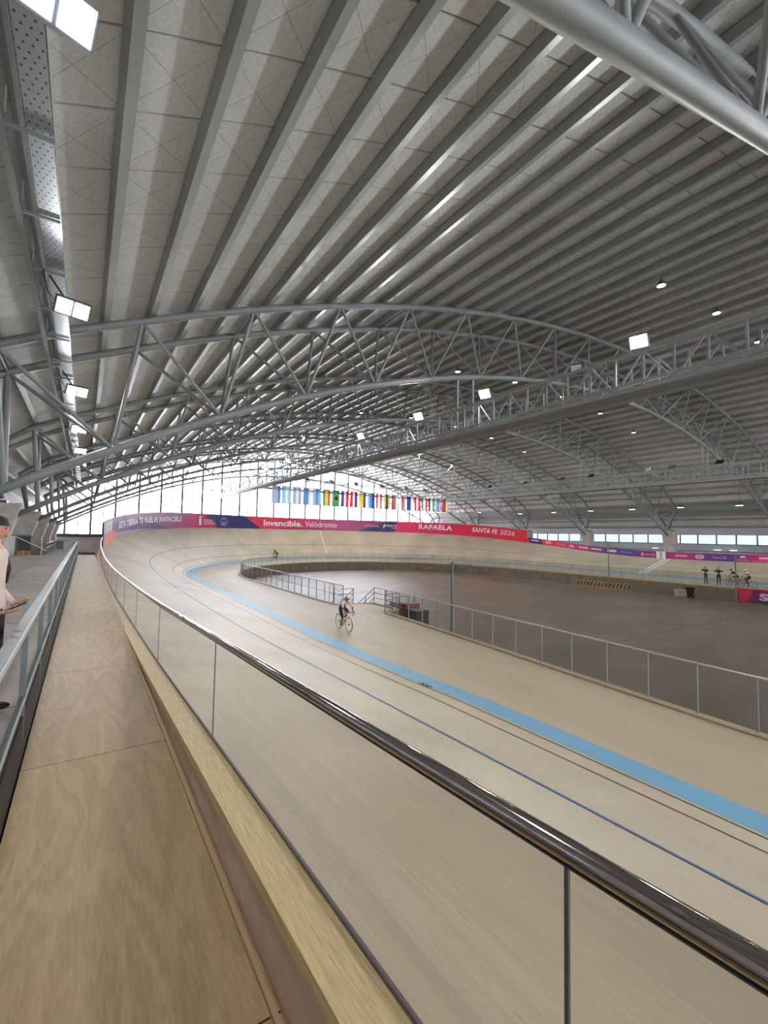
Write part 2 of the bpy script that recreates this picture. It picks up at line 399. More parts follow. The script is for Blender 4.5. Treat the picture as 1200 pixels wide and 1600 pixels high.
# ---- roof: shell, purlins, insulated panels
ceil = thing('ceiling', 'arched roof of grey insulated panels on long steel purlins', None, V(CX, 15, 9.9), kind='structure')
prof = []
N_ = 1600
for i in range(N_+1): x = XL-.2+(XR-XL+.4)*i/N_; prof.append((x, top_z(x)))
acc = [0.0]
for a, b in zip(prof, prof[1:]): acc.append(acc[-1]+math.hypot(b[0]-a[0], b[1]-a[1]))
def at_arc(s):
    i = min(max(bisect(acc, s)-1, 0), N_-1); t = (s-acc[i])/(acc[i+1]-acc[i])
    x = prof[i][0]+(prof[i+1][0]-prof[i][0])*t; z = prof[i][1]+(prof[i+1][1]-prof[i][1])*t
    dx, dz = prof[min(i+6, N_)][0]-prof[max(i-6, 0)][0], prof[min(i+6, N_)][1]-prof[max(i-6, 0)][1]
    l = math.hypot(dx, dz); return x, z, dx/l, dz/l
s1 = acc[min(range(N_+1), key=lambda i: abs(prof[i][0]-1.12))]
PS = 1.02
ss = [s1+PS*k for k in range(-8, 80) if .2 < s1+PS*k < acc[-1]-.1]
rows = [[V(x, YN-.3, top_z(x)+.38), V(x, YF+.3, top_z(x)+.38)] for x, _ in prof[::16]]
ribbon('roof_shell', rows, mat('roof_sheet', (150, 150, 148), .7), ceil)
PH, PB, PT = .18, .135, .012
for s in ss:
    x, z, tx, tz = at_arc(s); nx, nz = -tz, tx
    c = [(-.0, .06), (PB, .06), (PB, .06+.045), (PB-PT, .06+.045), (PB-PT, .06+PT), (PT, .06+PT), (PT, .06+PH-PT), (PB, .06+PH-PT), (PB, .06+PH), (0, .06+PH)]
    vs = []
    for y in (YN, YF):
        for a, b in c: vs.append(V(x+tx*a+nx*b, y, z+tz*a+nz*b))
    n = len(c); fs = [(i, (i+1) % n, n+(i+1) % n, n+i) for i in range(n)]
    mesh('purlin', vs, fs, PURL, ceil)
PL = 1.05
pw, pl = PS*K*.985, PL*K*.985
def panel_mesh(mt):
    me = bpy.data.meshes.new('roof_panel'); t = .03; b = .012
    vs = [(-pw/2, -pl/2, t), (pw/2, -pl/2, t), (pw/2, pl/2, t), (-pw/2, pl/2, t), (-pw/2+b, -pl/2+b, 0), (pw/2-b, -pl/2+b, 0), (pw/2-b, pl/2-b, 0), (-pw/2+b, pl/2-b, 0)]
    fs = [(4, 7, 6, 5), (0, 1, 2, 3), (0, 4, 5, 1), (1, 5, 6, 2), (2, 6, 7, 3), (3, 7, 4, 0)]
    me.from_pydata(vs, [], fs); me.materials.append(mt); return me, vs, fs
PM, pv, pf = panel_mesh(ROOFP)
cand = []
ys = [5.44+PL*k for k in range(-34, 53) if YN < 5.44+PL*k-PL/2 and 5.44+PL*k+PL/2 < YF+.4]
for s in [ss[0]-PS]+ss:
    x, z, tx, tz = at_arc(s+PS/2+.08)
    ang = -math.atan2(tz, tx)
    for y in ys:
        p = V(x-tz*.262, y, z+tx*.262)
        r_ = p-M.translation; d = r_.dot(_f); ok = False
        if d > .3:
            px, py = r_.dot(_rt2)/d*700, r_.dot(_up2)/d*700
            ok = abs(px) < 640 and abs(py) < 840
        cand.append((r_.length if ok else 1e3+r_.length, p, ang))
cand.sort(key=lambda c: c[0])
allv, allf = [], []
for i, (d, p, ang) in enumerate(cand):
    m_ = Matrix.Translation(p) @ Matrix.Rotation(ang, 4, 'Y')
    if i < 300: link('roof_panel', PM, ceil, m_)
    else:
        o_ = len(allv); allv += [m_ @ Vector(v) for v in pv]; allf += [tuple(k+o_ for k in f) for f in pf[:1]+pf[2:]]
FARP = mat('insulated_roof_panel_far', (212, 211, 205), .8, 0, .12, 8.0)
ff = mesh('roof_panel_field', allv, allf, FARP, ceil); ff['kind'] = 'stuff'

# ================================================================== TRACK
NR = len(RING)
def rp(i, o, z):
    a = RING[i % NR]; return V(a[0]+a[2]*o, a[1]+a[3]*o, z)
def zin(a):      # the inner edge lies a little higher where the near straight leaves the bend behind the viewer
    t_ = max(0.0, min(1.0, (12-a[0])/6)) if a[1] < 18 else 0.0
    return ZIN+t_*(lerp_tab([(-2, .1), (1.8, .1), (5.9, .09), (8.5, .01), (12, -.04), (16, 0)], a[1]))
def bank(a, o): return zin(a)+(a[4]-zin(a))*(o/a[5])
trk = thing('cycling_track', 'pale pine banked cycling track sweeping through the far bend', 'track', V(CX-TA, 15, ZIN))
rows, uvs = [], []; s_ = 0; NO = 8
for i in range(NR+1):
    a = RING[i % NR]
    if i: b = RING[(i-1) % NR]; s_ += math.hypot(a[0]-b[0]+a[2]*2.5-b[2]*2.5, a[1]-b[1]+a[3]*2.5-b[3]*2.5)*K
    rows.append([rp(i, a[5]*k/NO, bank(a, a[5]*k/NO)) for k in range(NO+1)])
    uvs += [(s_, k/NO*7.2) for k in range(NO+1)]
ribbon('track_surface', rows, TRACKM, trk, uvs=uvs)
def stripe(name, o0, o1, material, dz=.004):
    rws = []
    for i in range(NR+1):
        a = RING[i % NR]; f = 1/math.hypot(1, (a[4]-zin(a))/a[5])
        rws.append([rp(i, q*f, bank(a, q*f)+dz) for q in (o0, o1)])
    ribbon(name, rws, material, trk)
stripe('black_line', .16, .205, BLKL); stripe('red_line', .855, .9, REDL); stripe('blue_line', 2.42, 2.475, BLUEL)
# bright finish line across the far straight, two white bars with grey between
for y0, y1, mm in ((20.28, 20.52, WHITE), (20.66, 20.9, WHITE)):
    rws = []
    for y in (y0, y1):
        i = 120+48*(TY1-y)/(TY1-TY0); a = RING[int(i)]
        rws.append([V(CX+TA+a[5]*k/4, y+.0*k, bank(a, a[5]*k/4)+.006) for k in range(5)])
    ribbon('finish_line', rws, mm, trk)
# faint cream line up the far bend
rws = []
for du in (0, .12):
    a = ring_at(RS[48]+(RS[120]-RS[48])*.535+du); rws.append([V(a[0]+a[2]*a[5]*k/6, a[1]+a[3]*a[5]*k/6, bank(a, a[5]*k/6)+.006) for k in range(1, 7)])
ribbon('bend_marker_line', rws, WHITE, trk)

def bound_x(y):     # inner edge of the boards on the near straight, bulging at the infield steps
    return lerp_tab([(-2, 9.5), (3, 9.55), (6.4, 9.86), (9, 10.12), (13, 10.45), (15.7, 10.65), (15.9, 11.55), (18.05, 11.6), (18.15, 9.9), (19.5, 9.72), (30.5, 9.7)], y)
def inner_pt(i):
    a = RING[i % NR]
    return (a[0]-a[2]*3.9, a[1]-a[3]*3.9)
INN = []
for i in range(48): INN.append(inner_pt(i))
path = [(bound_x(y), y) for y in [TY0+(TY1-TY0)*i/130 for i in range(131)]]
# azure band + boards, as two ribbons
rws = []
for i in range(NR+1): a = RING[i % NR]; rws.append([rp(i, 0, zin(a)+.002), rp(i, -.6, zin(a)-.09)])
ribbon('sky_blue_band', rws, AZURE, trk)
ringpts = [(TXC-TA, y, -1., 0., bound_x(y), y) for y in [TY0+(TY1-TY0)*i/130 for i in range(130)]]
for i in range(48, NR+1):
    a = RING[i % NR]; q = inner_pt(i); ringpts.append((a[0], a[1], a[2], a[3], q[0], q[1]))
rws = []
for x, y, nx, ny, ix, iy in ringpts:
    ax, ay = x-nx*.6, y-ny*.6; zz = zin((x, y, nx, ny))
    tx_, ty_ = ix-ax, iy-ay; l = math.hypot(tx_, ty_); tx_, ty_ = tx_/l, ty_/l
    kx, ky = ix-tx_*.22, iy-ty_*.22
    rws.append([V(ax, ay, zz-.09), V(kx, ky, -3.2), V(kx, ky, -3.17), V(ix, iy, -3.17), V(ix, iy, -3.24), V(ix, iy, -4.15)])
sz = ribbon('safety_zone', rws, SAFETY, trk, False, [SAFETY, SAFETY, mat('board_edge', (178, 160, 128), .6), mat('board_edge', (178, 160, 128), .6), CONCW], [0, 2, 2, 3, 4])

# birch kerb carrying the glass, with its outer skirt
rws = []
for i in range(NR+1):
    a = RING[i % NR]
    rws.append([rp(i, a[5]+.002, a[4]-.03), rp(i, a[5]+.002, a[4]), rp(i, a[5]+.165, a[4]), rp(i, a[5]+.165, a[4]-.05), rp(i, a[5]+.15, a[4]-.05), rp(i, a[5]+.15, min(-1.66, a[4]-.1))])
krb = ribbon('kerb', rws, BIRCH, None, False, [BIRCH, BIRCH, PINKPLY], [0, 0, 0, 0, 2])
tag(krb, 'pale laminated birch kerb running along the upper edge of the track', 'kerb')

# ================================================================== WALKWAY AND LEFT DECK
wk = thing('walkway', 'plywood walkway of long sheets between the grey railing and the kerb', 'walkway', V(.15, 15, -1.55))
yj = [-8.0, -5.4, -3.1, -.8, 1.45, 3.73, 6.04, 8.1, 10.1, 12.3, 14.5, 16.8, 19.0, 21.3, 23.6, 25.9, 28.2, 30.5, 32.8, 34.6]
for k, (a, b) in enumerate(zip(yj, yj[1:])):
    o = mesh('plywood_sheet', [v-V(.15, (a+b)/2, -1.55) for v in [V(*q) for q in boxv(-.275, .6, a+.004, b-.004, -1.575, -1.55)]], [f[::-1] for f in BOXF], PLY, wk, m=Matrix.Translation(V(.15, (a+b)/2, -1.55)))
box('support_beam', -.25, -.15, -8, 34.6, -1.8, -1.575, DARKST, wk); box('support_beam', .4, .5, -8, 34.6, -1.8, -1.575, DARKST, wk)
st = box('edge_strip', .565, .583, -8, 6.7, -1.55, -1.53, mat('raw_pine_strip', (190, 160, 122), .6), wk)
up = box('end_board', -.27, .6, 34.3, 34.4, -1.55, -1.42, plywood('end_board_ply', (190, 150, 110), (150, 112, 80)), wk)

DECKM = mat('grey_deck_concrete', (162, 151, 143), .7, 0, 0, .8, (.5, 2.2, 1), rgb2=(143, 134, 128))
dk = mesh('concrete_deck', [V(*q) for q in boxv(XL+.06, -.3, -9, 27.2, -1.5, -1.25)], [f[::-1] for f in BOXF], DECKM); tag(dk, 'grey concrete deck left of the railing where a person stands', 'deck')
ex = box('deck_extension', -1.6, -.3, 27.2, 36, -1.5, -1.25, DECKM, dk)
rs = box('riser', -.3, -.285, -9, 30.2, -1.62, -1.25, mat('black_riser_board', (40, 40, 42), .6), dk)
for y in (0.5, 4.1, 7.7, 11.3, 14.9, 18.5, 22.1): box('deck_joint', XL+.08, -.31, y-.008, y+.008, -1.25, -1.248, mat('deck_joint', (100, 94, 90), .8), dk)

# grey railing along the left of the walkway
rl = thing('grey_railing', 'grey flat steel railing along the left side of the plywood walkway', 'railing', V(-.3, 12, -1.25))
fbar('top_rail', V(-.315, -6, -.655), V(-.315, 30, -.655), .085, .03, RAILG, rl)
fbar('top_rail_lip', V(-.281, -6, -.662), V(-.281, 30, -.662), .008, .045, BRIGHT, rl)
fbar('middle_rail', V(-.3, -6, -1.14), V(-.3, 30, -1.14), .03, .06, RAILG, rl)
fbar('middle_rail_lip', V(-.284, -6, -1.14), V(-.284, 30, -1.14), .008, .035, BRIGHT, rl)
y = 3.9-1.4*7
while y < 30.2:
    fbar('post', V(-.3, y, -1.42), V(-.3, y, -.66), .045, .085, RAILG, rl); y += 1.4
fbar('post', V(-.42, 28.2, -1.25), V(-.42, 28.2, -.62), .05, .2, RAILG, rl)

# glass safety barrier with chrome rail
br = thing('glass_barrier', 'clear glass barrier with a polished chrome handrail along the near straight', 'barrier', V(.75, 10, -1.5))
U_OF = lambda y: (y-TY0)/(TY1-TY0)*RS[48]
U0, U1 = U_OF(.504)-2.55*14, 34.6
def gap_pts(ua, ub, n, off, dz): return [V(*outer(ua+(ub-ua)*k/n, off, dz)) for k in range(n+1)]
k = 0; u = U0
while u < U1-.4:
    ub = min(u+2.55, U1); g = .002
    lo = gap_pts(u+g, ub-g, 6, .008, .015); hi = gap_pts(u+g, ub-g, 6, .008, .615)
    ribbon('glass_panel', [[a, b] for a, b in zip(lo, hi)], BGLASS, br)
    p = outer(u, .008)
    fbar('joint_strip', V(p[0], p[1], p[2]+.0), V(p[0], p[1], p[2]+.62), .009, .011, mat('joint_gasket', (110, 108, 112), .4, .6), br)
    u = ub
n = 220
fr = [V(*outer(U0+(U1-U0)*k/n, .008, .64)) for k in range(n+1)]
tube('handrail', fr, .0275, CHROME, br, 16)
for u in (U_OF(4.1), U_OF(4.1)+5.1, U_OF(4.1)+10.2, U_OF(4.1)-5.1):
    a, b = outer(u, .008, .64), outer(u+.22, .008, .64); bar('rail_sleeve', V(*a), V(*b), .031, CHROME, br, 16)
tube('rail_channel', [p-Vector((0, 0, .028)) for p in fr], .014, mat('dark_rail_channel', (34, 32, 32), .5, .4), br, 6)
tube('base_channel', [V(*outer(U0+(U1-U0)*k/n, .008, .01)) for k in range(n+1)], .012, mat('grey_base_channel', (104, 96, 98), .5, .4), br, 6)
# ================================================================== ROOF TRUSSES
bot_z0 = bot_z
TN = [CX+s*(1.33+2.66*k) for k in range(9, -1, -1) for s in (-1,)]+[CX+(1.33+2.66*k) for k in range(10)]
BN = [CX-2.56*k for k in range(9, 0, -1)]+[CX]+[CX+2.56*k for k in range(1, 10)]
def truss(yc, label):
    over = [(CX-25.9, .9), (-1, 2.1), (0, 2.6), (2.08, 3.24), (5.3, 4.2), (8, 4.98), (11, 5.8), (14, 6.5), (17, 7.1)] if yc == 1.6 else None
    bot_z = (lambda x: lerp_tab(over, x) if over and x < 17 else bot_z0(x))
    t = thing('roof_truss', label, 'truss', V(CX, yc, 7.65), 'arched tubular roof trusses')
    rt, rb, rw = .135, .15, .065
    xs = [CX-25.27+50.54*i/40 for i in range(41)]
    for sy in (-1, 1):
        pts = [V(CX-26.2, yc, 1.15), V(CX-26.5, yc+sy*.8, 2.9)]+[V(x, yc+sy, top_z(x)) for x in xs]+[V(CX+26.0, yc, 1.15)]
        tube('top_chord', pts, rt, STEEL, t, 10)
    xb = [CX-25.9+51.8*i/40 for i in range(41)]
    tube('bottom_chord', [V(x, yc, bot_z(x)) for x in xb], rb, STEEL, t, 10)
    ends = [CX-25.1, CX+25.1]
    nodes = sorted(BN+ends)
    for i, bx in enumerate(nodes):
        b = V(bx, yc, bot_z(bx))
        near = [x for x in TN if abs(x-bx) < 2.75]
        if bx in ends: near = [min(TN, key=lambda x: abs(x-bx))]
        else: near = sorted(near, key=lambda x: abs(x-bx))[:2]
        for tx in near:
            for sy in (-1, 1): bar('web_bar', b, V(tx, yc+sy, top_z(tx)), rw*(1.5 if bx in ends else 1), STEEL, t, 8)
    for tx in TN[::2]: bar('cross_tie', V(tx, yc-1, top_z(tx)), V(tx, yc+1, top_z(tx)), .05, STEEL, t, 6)
    return t
names = {-16.6: 'arched truss far behind the viewer', -7.5: 'arched truss just behind the viewer', 1.6: 'big tubular truss crossing the upper right corner overhead',
         13.0: 'nearest full arched truss, its chords reaching the left frame edge', 21.9: 'second arched truss beyond the nearest one, standing on the right pillar beside the finish line',
         30.9: 'third arched truss, standing on the right pillar left of the finish line', 39.6: 'fourth arched truss, above the row of hanging flags',
         48.6: 'fifth arched truss, over the far bend', 57.6: 'last arched truss, close in front of the glass facade'}
for yc, lb in names.items(): truss(yc, lb)
COLN = {-7.5: None, 1.6: None, 13.0: ('at the right frame edge under the nearest full truss', 'left of the deck nearest the viewer'), 21.9: ('beside the white finish line', 'first of three behind the standing person'),
        30.9: ('left of the finish line along the far straight', 'second of three behind the standing person'), 39.6: ('where the tall red banner ends', 'third of three behind the standing person'), 48.6: ('hidden behind the red banner', 'at the far end of the left wall'), 57.6: ('in the far right corner', 'in the far left corner')}
for yc, lb in COLN.items():
    for side in (-1, 1):
        x0 = CX+side*26.3; d = -side      # inner face slants outward towards the top
        zf = -1.25 if side < 0 and yc < 27 else -4.15
        pr = [(x0+d*.75, .95), (x0-d*.45, .95), (x0-d*.45, zf), (x0+d*.3, zf), (x0+d*.3, -.6), (x0+d*.42, -.25)]
        vs = [V(a, yc-.5, z) for a, z in pr]+[V(a, yc+.5, z) for a, z in pr]; n = len(pr)
        fs = [tuple(range(n)), tuple(range(n, 2*n))[::-1]]+[(i, n+i, n+(i+1) % n, (i+1) % n) for i in range(n)]
        o = mesh('concrete_pillar', vs, fs, CONC)
        l = (lb[0 if side > 0 else 1] if lb else ('outside the frame on the %s at truss %s' % ('right' if side > 0 else 'left', 'overhead' if yc > 0 else 'behind the viewer')))
        tag(o, 'flared raw concrete pillar '+l, 'pillar', 'concrete pillars carrying the roof trusses')
        box('bearing_plate', min(x0-.3, x0+.3), max(x0-.3, x0+.3), yc-.3, yc+.3, .95, 1.05, DARKST, o)

# ================================================================== CATWALKS
def catwalk(name, xc, y0, y1, zb, label, sp_near, sp_far, ysw):
    t = thing(name, label, 'catwalk', V(xc, (y0+y1)/2, zb), 'lighting catwalks under the roof')
    hw, h = .42, .98
    for sx in (-1, 1):
        fbar('bottom_chord', V(xc+sx*hw, y0, zb), V(xc+sx*hw, y1, zb), .16, .16, GALV, t)
        fbar('top_chord', V(xc+sx*hw, y0, zb+h), V(xc+sx*hw, y1, zb+h), .12, .12, GALV, t)
        fbar('toe_rail', V(xc+sx*hw, y0, zb+.17), V(xc+sx*hw, y1, zb+.17), .05, .12, GALV, t)
    fbar('walk_grating', V(xc, y0, zb+.02), V(xc, y1, zb+.02), .95, .05, GALV, t)
    y = y0; k = 0
    while y < y1-.1:
        d = sp_near if y < ysw else sp_far; yn = min(y+d, y1)
        for sx in (-1, 1):
            x = xc+sx*hw
            fbar('upright', V(x, y, zb), V(x, y, zb+h), .07, .07, GALV, t)
            a, b = (zb, zb+h) if k % 2 else (zb+h, zb)
            fbar('diagonal', V(x, y, a), V(x, yn, b), .055, .055, GALV, t)
        y = yn; k += 1
    for yc in names:
        if y0 < yc < y1:
            for sx in (-1, 1):
                fbar('hanger', V(xc+sx*hw, yc, zb), V(xc+sx*hw, yc, bot_z(xc)), .08, .08, GALV, t)
    return t
catwalk('lighting_catwalk', 12.5, -9.0, 57.6, 4.02, 'long lattice catwalk crossing from the right edge down towards the glass facade', .745, 1.2, 24)
catwalk('lighting_catwalk', 34.7, -9.0, 39.2, 4.02, 'farther lattice catwalk hung above the far straight', .9, .9, 60)
t = thing('lighting_catwalk', 'cross catwalk carrying the row of hanging flags', 'catwalk', V(CX, 39.2, 4.05), 'lighting catwalks under the roof')
for dy in (-.4, .4):
    fbar('bottom_chord', V(12.9, 39.2+dy, 4.05), V(34.3, 39.2+dy, 4.05), .14, .14, DARKST, t); fbar('top_chord', V(12.9, 39.2+dy, 5.0), V(34.3, 39.2+dy, 5.0), .1, .1, GALV, t)
    x = 12.9; k = 0
    while x < 34.2:
        fbar('upright', V(x, 39.2+dy, 4.05), V(x, 39.2+dy, 5.0), .06, .06, GALV, t)
        fbar('diagonal', V(x, 39.2+dy, 4.05 if k % 2 else 5.0), V(min(x+1.07, 34.3), 39.2+dy, 5.0 if k % 2 else 4.05), .05, .05, GALV, t); x += 1.07; k += 1
for x in (15, 19.3, 23.6, 27.9, 32.2): bar('hanger', V(x, 39.2, 4.1), V(x, 39.6, bot_z(x)), .04, DARKST, t, 6)

# ================================================================== LAMPS
LENS = emit('lit_lens', (248, 252, 255), 14.0); LENSW = emit('lit_lens_warm', (255, 244, 214), 9.0)
HOUS = mat('lamp_housing_grey', (90, 94, 98), .5, .4); OFFL = mat('unlit_lens', (205, 208, 214), .3)
def area(name, parent, loc, direction, sx, sy, power, color=(1, 1, 1), spread=2.6):
    ld = bpy.data.lights.new(name, 'AREA'); ld.shape = 'RECTANGLE'; ld.size = sx; ld.size_y = sy; ld.energy = power; ld.color = color; ld.spread = spread
    o = bpy.data.objects.new(name, ld); COL.objects.link(o)
    _parent(o, parent, Matrix.Translation(Vector(loc)) @ Vector(direction).to_track_quat('-Z', 'Y').to_matrix().to_4x4()); return o
def flood(p, aim, size, label, lit=True, power=None, halves=2, group='rectangular floodlights', yoke=True):
    """aim: unit direction; p metres"""
    p = Vector(p); aim = Vector(aim).normalized(); q = aim.to_track_quat('Z', 'Y').to_matrix().to_4x4(); m = Matrix.Translation(p) @ q
    t = thing('floodlight', label, 'floodlight', p, group, m)
    W_, H_ = size
    mesh('housing', boxv(-W_/2, W_/2, -H_/2, H_/2, -.12, 0), [f[::-1] for f in BOXF], HOUS if lit else BLACK, t, m=m)
    hw = W_/halves
    for k in range(halves):
        x0 = -W_/2+hw*k+.02; x1 = -W_/2+hw*(k+1)-.02
        mesh('lens', boxv(x0, x1, -H_/2+.03, H_/2-.03, 0, .012), [f[::-1] for f in BOXF], LENS if lit else OFFL, t, m=m)
    for sx in (-1, 1) if yoke else (): mesh('yoke_arm', boxv(sx*(W_/2+.02)-.012, sx*(W_/2+.02)+.012, -H_/2-.12, .03, -.09, -.05), [f[::-1] for f in BOXF], DARKST, t, m=m)
    if yoke: mesh('yoke_base', boxv(-W_/2-.03, W_/2+.03, -H_/2-.14, -H_/2-.11, -.1, -.04), [f[::-1] for f in BOXF], DARKST, t, m=m)
    if lit: area('lamp_light', t, p+aim*.05, aim, W_, H_, power or FLOOD_W)
    return t
ordn = ['nearest, largest and brightest', 'second', 'third', 'fourth', 'fifth', 'sixth', 'seventh']
for k, y in enumerate((6.07, 11.67, 15.66, 20.7, 31.1, 33.1, 36.0)):
    flood(V(12.2, y, 5.34), (-.72, -.2, -.55), (.6, .5), '%s lit floodlight on top of the long catwalk, counting from the right' % ordn[k])
for k, y in enumerate((7.86, 14.5)):
    flood(V(12.1, y, 5.1), (-.72, -.45, -.42), (.45, .42), 'unlit pale floodlight on the long catwalk, %s' % ('nearer the big bright one' if k == 0 else 'between two lit ones'), False, halves=1)
for k, y in enumerate((-3.0, .6)):
    flood(V(12.2, y, 5.34), (-.72, .1, -.55), (.62, .55), 'lit floodlight on the catwalk outside the right frame edge, %s' % ('farther' if k == 0 else 'nearer'))
cn = ['rightmost', 'second from the right', 'third from the right', 'fourth from the right', 'fifth from the right', 'sixth from the right', 'leftmost']
for k, y in enumerate((12.4, 15.4, 17.0, 21.6, 24.4, 28.4, 33.0)):
    t = flood(V(35.4, y, 5.3), (.72, 0, -.6), (.6, .5), 'black-backed floodlight on the farther catwalk, %s' % cn[k], power=FAR_W); 
    for c in t.children:
        if c.name.startswith('housing'): c.data.materials[0] = BLACK
ordl = ['first', 'second', 'third', 'fourth', 'fifth', 'sixth', 'seventh']
for k, x in enumerate((15.2, 17.6, 20.2, 23.0, 26.2, 29.4, 32.0)):
    t = flood(V(x, 39.75, 5.2), (0, .75, -.6), (.6, .5), 'black-backed floodlight above the flags, %s from the left' % ordl[k], power=FLAG_W)
    for c in t.children:
        if c.name.startswith('housing'): c.data.materials[0] = BLACK
# left row on the perforated tray
lo = ['cut off by the upper left corner', 'second in the left row, just above the nearest full truss', 'third in the left row, behind the truss diagonals', 'fourth in the left row', 'fifth in the left row', 'sixth in the left row, smallest']
for k, y in enumerate((3.5, 8.35, 13.35, 18.35, 23.4, 28.6)):
    t = flood(V(-.3, y, 3.42), (.22, -.78, -.56), (.62, .36), 'twin-lens lit floodlight '+lo[k], True, LEFT_W, group='twin floodlights under the cable tray', yoke=False)
    tube('cable', [V(-.7, y+.05, 3.95), V(-.62, y, 3.6), V(-.5, y, 3.45), V(-.38, y, 3.5)], .012, BLACK, t, 6)
    fbar('bracket', V(-.62, y+.1, 3.9), V(-.36, y+.04, 3.5), .04, .04, DARKST, t)
# cable tray
tr = thing('cable_tray', 'perforated steel cable tray hung under the roof along the left', 'cable tray', V(-.5, 25, 3.95))
PERF = bpy.data.materials.new('perforated_steel'); PERF.use_nodes = True
nt = PERF.node_tree; b_ = nt.nodes['Principled BSDF']; b_.inputs['Metallic'].default_value = .6; b_.inputs['Roughness'].default_value = .4
tc = nt.nodes.new('ShaderNodeTexCoord'); mp_ = nt.nodes.new('ShaderNodeMapping'); mp_.inputs['Scale'].default_value = (11, 9, 1)
bk = nt.nodes.new('ShaderNodeTexBrick'); bk.inputs['Scale'].default_value = 1; bk.inputs['Mortar Size'].default_value = .36; bk.inputs['Mortar Smooth'].default_value = 0
bk.inputs['Brick Width'].default_value = 1; bk.inputs['Row Height'].default_value = 1
bk.inputs['Color1'].default_value = lin((70, 76, 84)); bk.inputs['Color2'].default_value = lin((70, 76, 84)); bk.inputs['Mortar'].default_value = lin((170, 178, 184))
nt.links.new(tc.outputs['Object'], mp_.inputs[0]); nt.links.new(mp_.outputs[0], bk.inputs['Vector']); nt.links.new(bk.outputs[0], b_.inputs['Base Color'])
box('tray_bed', -.66, -.43, -6, 57, 3.98, 3.99, PERF, tr)
box('tray_side', -.665, -.655, -6, 57, 3.98, 4.05, BRIGHT, tr); box('tray_side', -.435, -.425, -6, 57, 3.98, 4.05, BRIGHT, tr)
y = 1.2
while y < 57:
    fbar('tray_bracket', V(-.85, y, 3.95), V(-.43, y, 3.95), .04, .05, STEEL, tr); bar('tray_hanger', V(-.83, y, 3.95), V(-.83, y, top_z(-.83)+.1), .015, STEEL, tr, 6); y += 1.45
fbar('carrier_rail', V(-.86, -6, 3.97), V(-.86, 57, 3.97), .09, .12, STEEL, tr)

def highbay(x, y, z, label, group, power, warm=True, k=1.0):
    p = V(x, y, z); t = thing('pendant_lamp', label, 'lamp', p, group)
    n = 14; pr = [(.05, .3), (.1*k, .22), (.2*k, .1), (.22*k, .02), (.2*k, 0)]
    vs = [p+Vector((r_*math.cos(2*math.pi*i/n), r_*math.sin(2*math.pi*i/n), h)) for r_, h in pr for i in range(n)]
    fs = [(j*n+i, j*n+(i+1) % n, (j+1)*n+(i+1) % n, (j+1)*n+i) for j in range(len(pr)-1) for i in range(n)]
    mesh('lamp_shade', vs, fs, HOUS, t, True)
    vs = [p+Vector((.19*k*math.cos(2*math.pi*i/n), .19*k*math.sin(2*math.pi*i/n), -.005)) for i in range(n)]
    mesh('lens', vs, [tuple(range(n))], LENSW if warm else LENS, t)
    bar('cord', p+Vector((0, 0, .3)), V(x, y, top_z(x)+.1), .012, BLACK, t, 6)
    area('lamp_light', t, p-Vector((0, 0, .03)), (0, 0, -1), .36, .36, power, (1, .93, .8) if warm else (1, 1, 1), math.pi)
rown = {7.45: 'nearest row', 17.85: 'second row', 28.2: 'third row', 38.6: 'fourth row', 49.0: 'last row'}; coln = ['first', 'second', 'third', 'fourth', 'fifth']
for y, rn in rown.items():
    for k, x in enumerate((16.58, 21.25, 25.9, 30.4, 34.95)):
        highbay(x, y, top_z(x)-.3, 'round warm pendant lamp high under the roof, %s of the %s from the left' % (coln[k], rn), 'round pendant lamps under the roof', BAY_W)
en = ['right frame edge', 'right pillar', 'finish line', 'second pillar', 'third pillar', 'banner end', 'banner word 2026', 'far corner']
for k, y in enumerate((10.4, 14.95, 19.5, 24.0, 28.5, 33.2, 38.2, 45.3)):
    highbay(46.5, y, 3.1 if y < 40 else 3.5, 'white lamp low under the right eave, %s counting from the right' % ['first', 'second', 'third', 'fourth', 'fifth', 'sixth', 'seventh', 'eighth'][k], 'lamps along the right eave', EAVE_W, False, 1.9)
for k, y in enumerate((13.7, 17.0, 18.3, 22.8, 24.0)):
    t = thing('tube_light', 'small white tube light on the right grey wall, %s from the right' % coln[k], 'lamp', V(XR-.1, y, -.85), 'tube lights on the right wall')
    box('tube', XR-.1, XR-.06, y-.28, y+.28, -.865, -.835, emit('tube_lens', (250, 252, 255), 3.0), t); box('fitting', XR-.06, XR, y-.3, y+.3, -.88, -.82, WHITE, t)
cd = tube('wall_conduit', [V(XR-.05, -10, -1.0), V(XR-.05, 56, -1.0)], .03, DARKST); tag(cd, 'thin dark conduit running along the right grey wall', 'conduit')
# ================================================================== BANNERS
def text_geo(s, bold=0.0, shear=0.0, space=1.0):
    c = bpy.data.curves.new('lettering', 'FONT'); c.body = s; c.size = 1.0; c.offset = bold; c.shear = shear; c.space_character = space; c.resolution_u = 3
    o = bpy.data.objects.new('lettering', c); COL.objects.link(o); bpy.context.view_layer.update()
    me = o.evaluated_get(bpy.context.evaluated_depsgraph_get()).to_mesh()
    vs = [v.co.copy() for v in me.vertices]; fs = [tuple(p.vertices) for p in me.polygons]
    o.to_mesh_clear(); bpy.data.objects.remove(o); bpy.data.curves.remove(c)
    x0, x1 = min(v.x for v in vs), max(v.x for v in vs); y0, y1 = min(v.y for v in vs), max(v.y for v in vs)
    return [((v.x-x0)/(x1-x0), (v.y-y0)/(y1-y0)) for v in vs], fs
def on_banner(u, v, off=-.034): return V(*outer(u, off, v))
def lettering(s, u0, u1, v0, v1, material, parent, f=on_banner, name='lettering', **kw):
    vs, fs = text_geo(s, **kw)
    return mesh(name, [f(u0+(u1-u0)*x, v0+(v1-v0)*y) for x, y in vs], fs, material, parent)
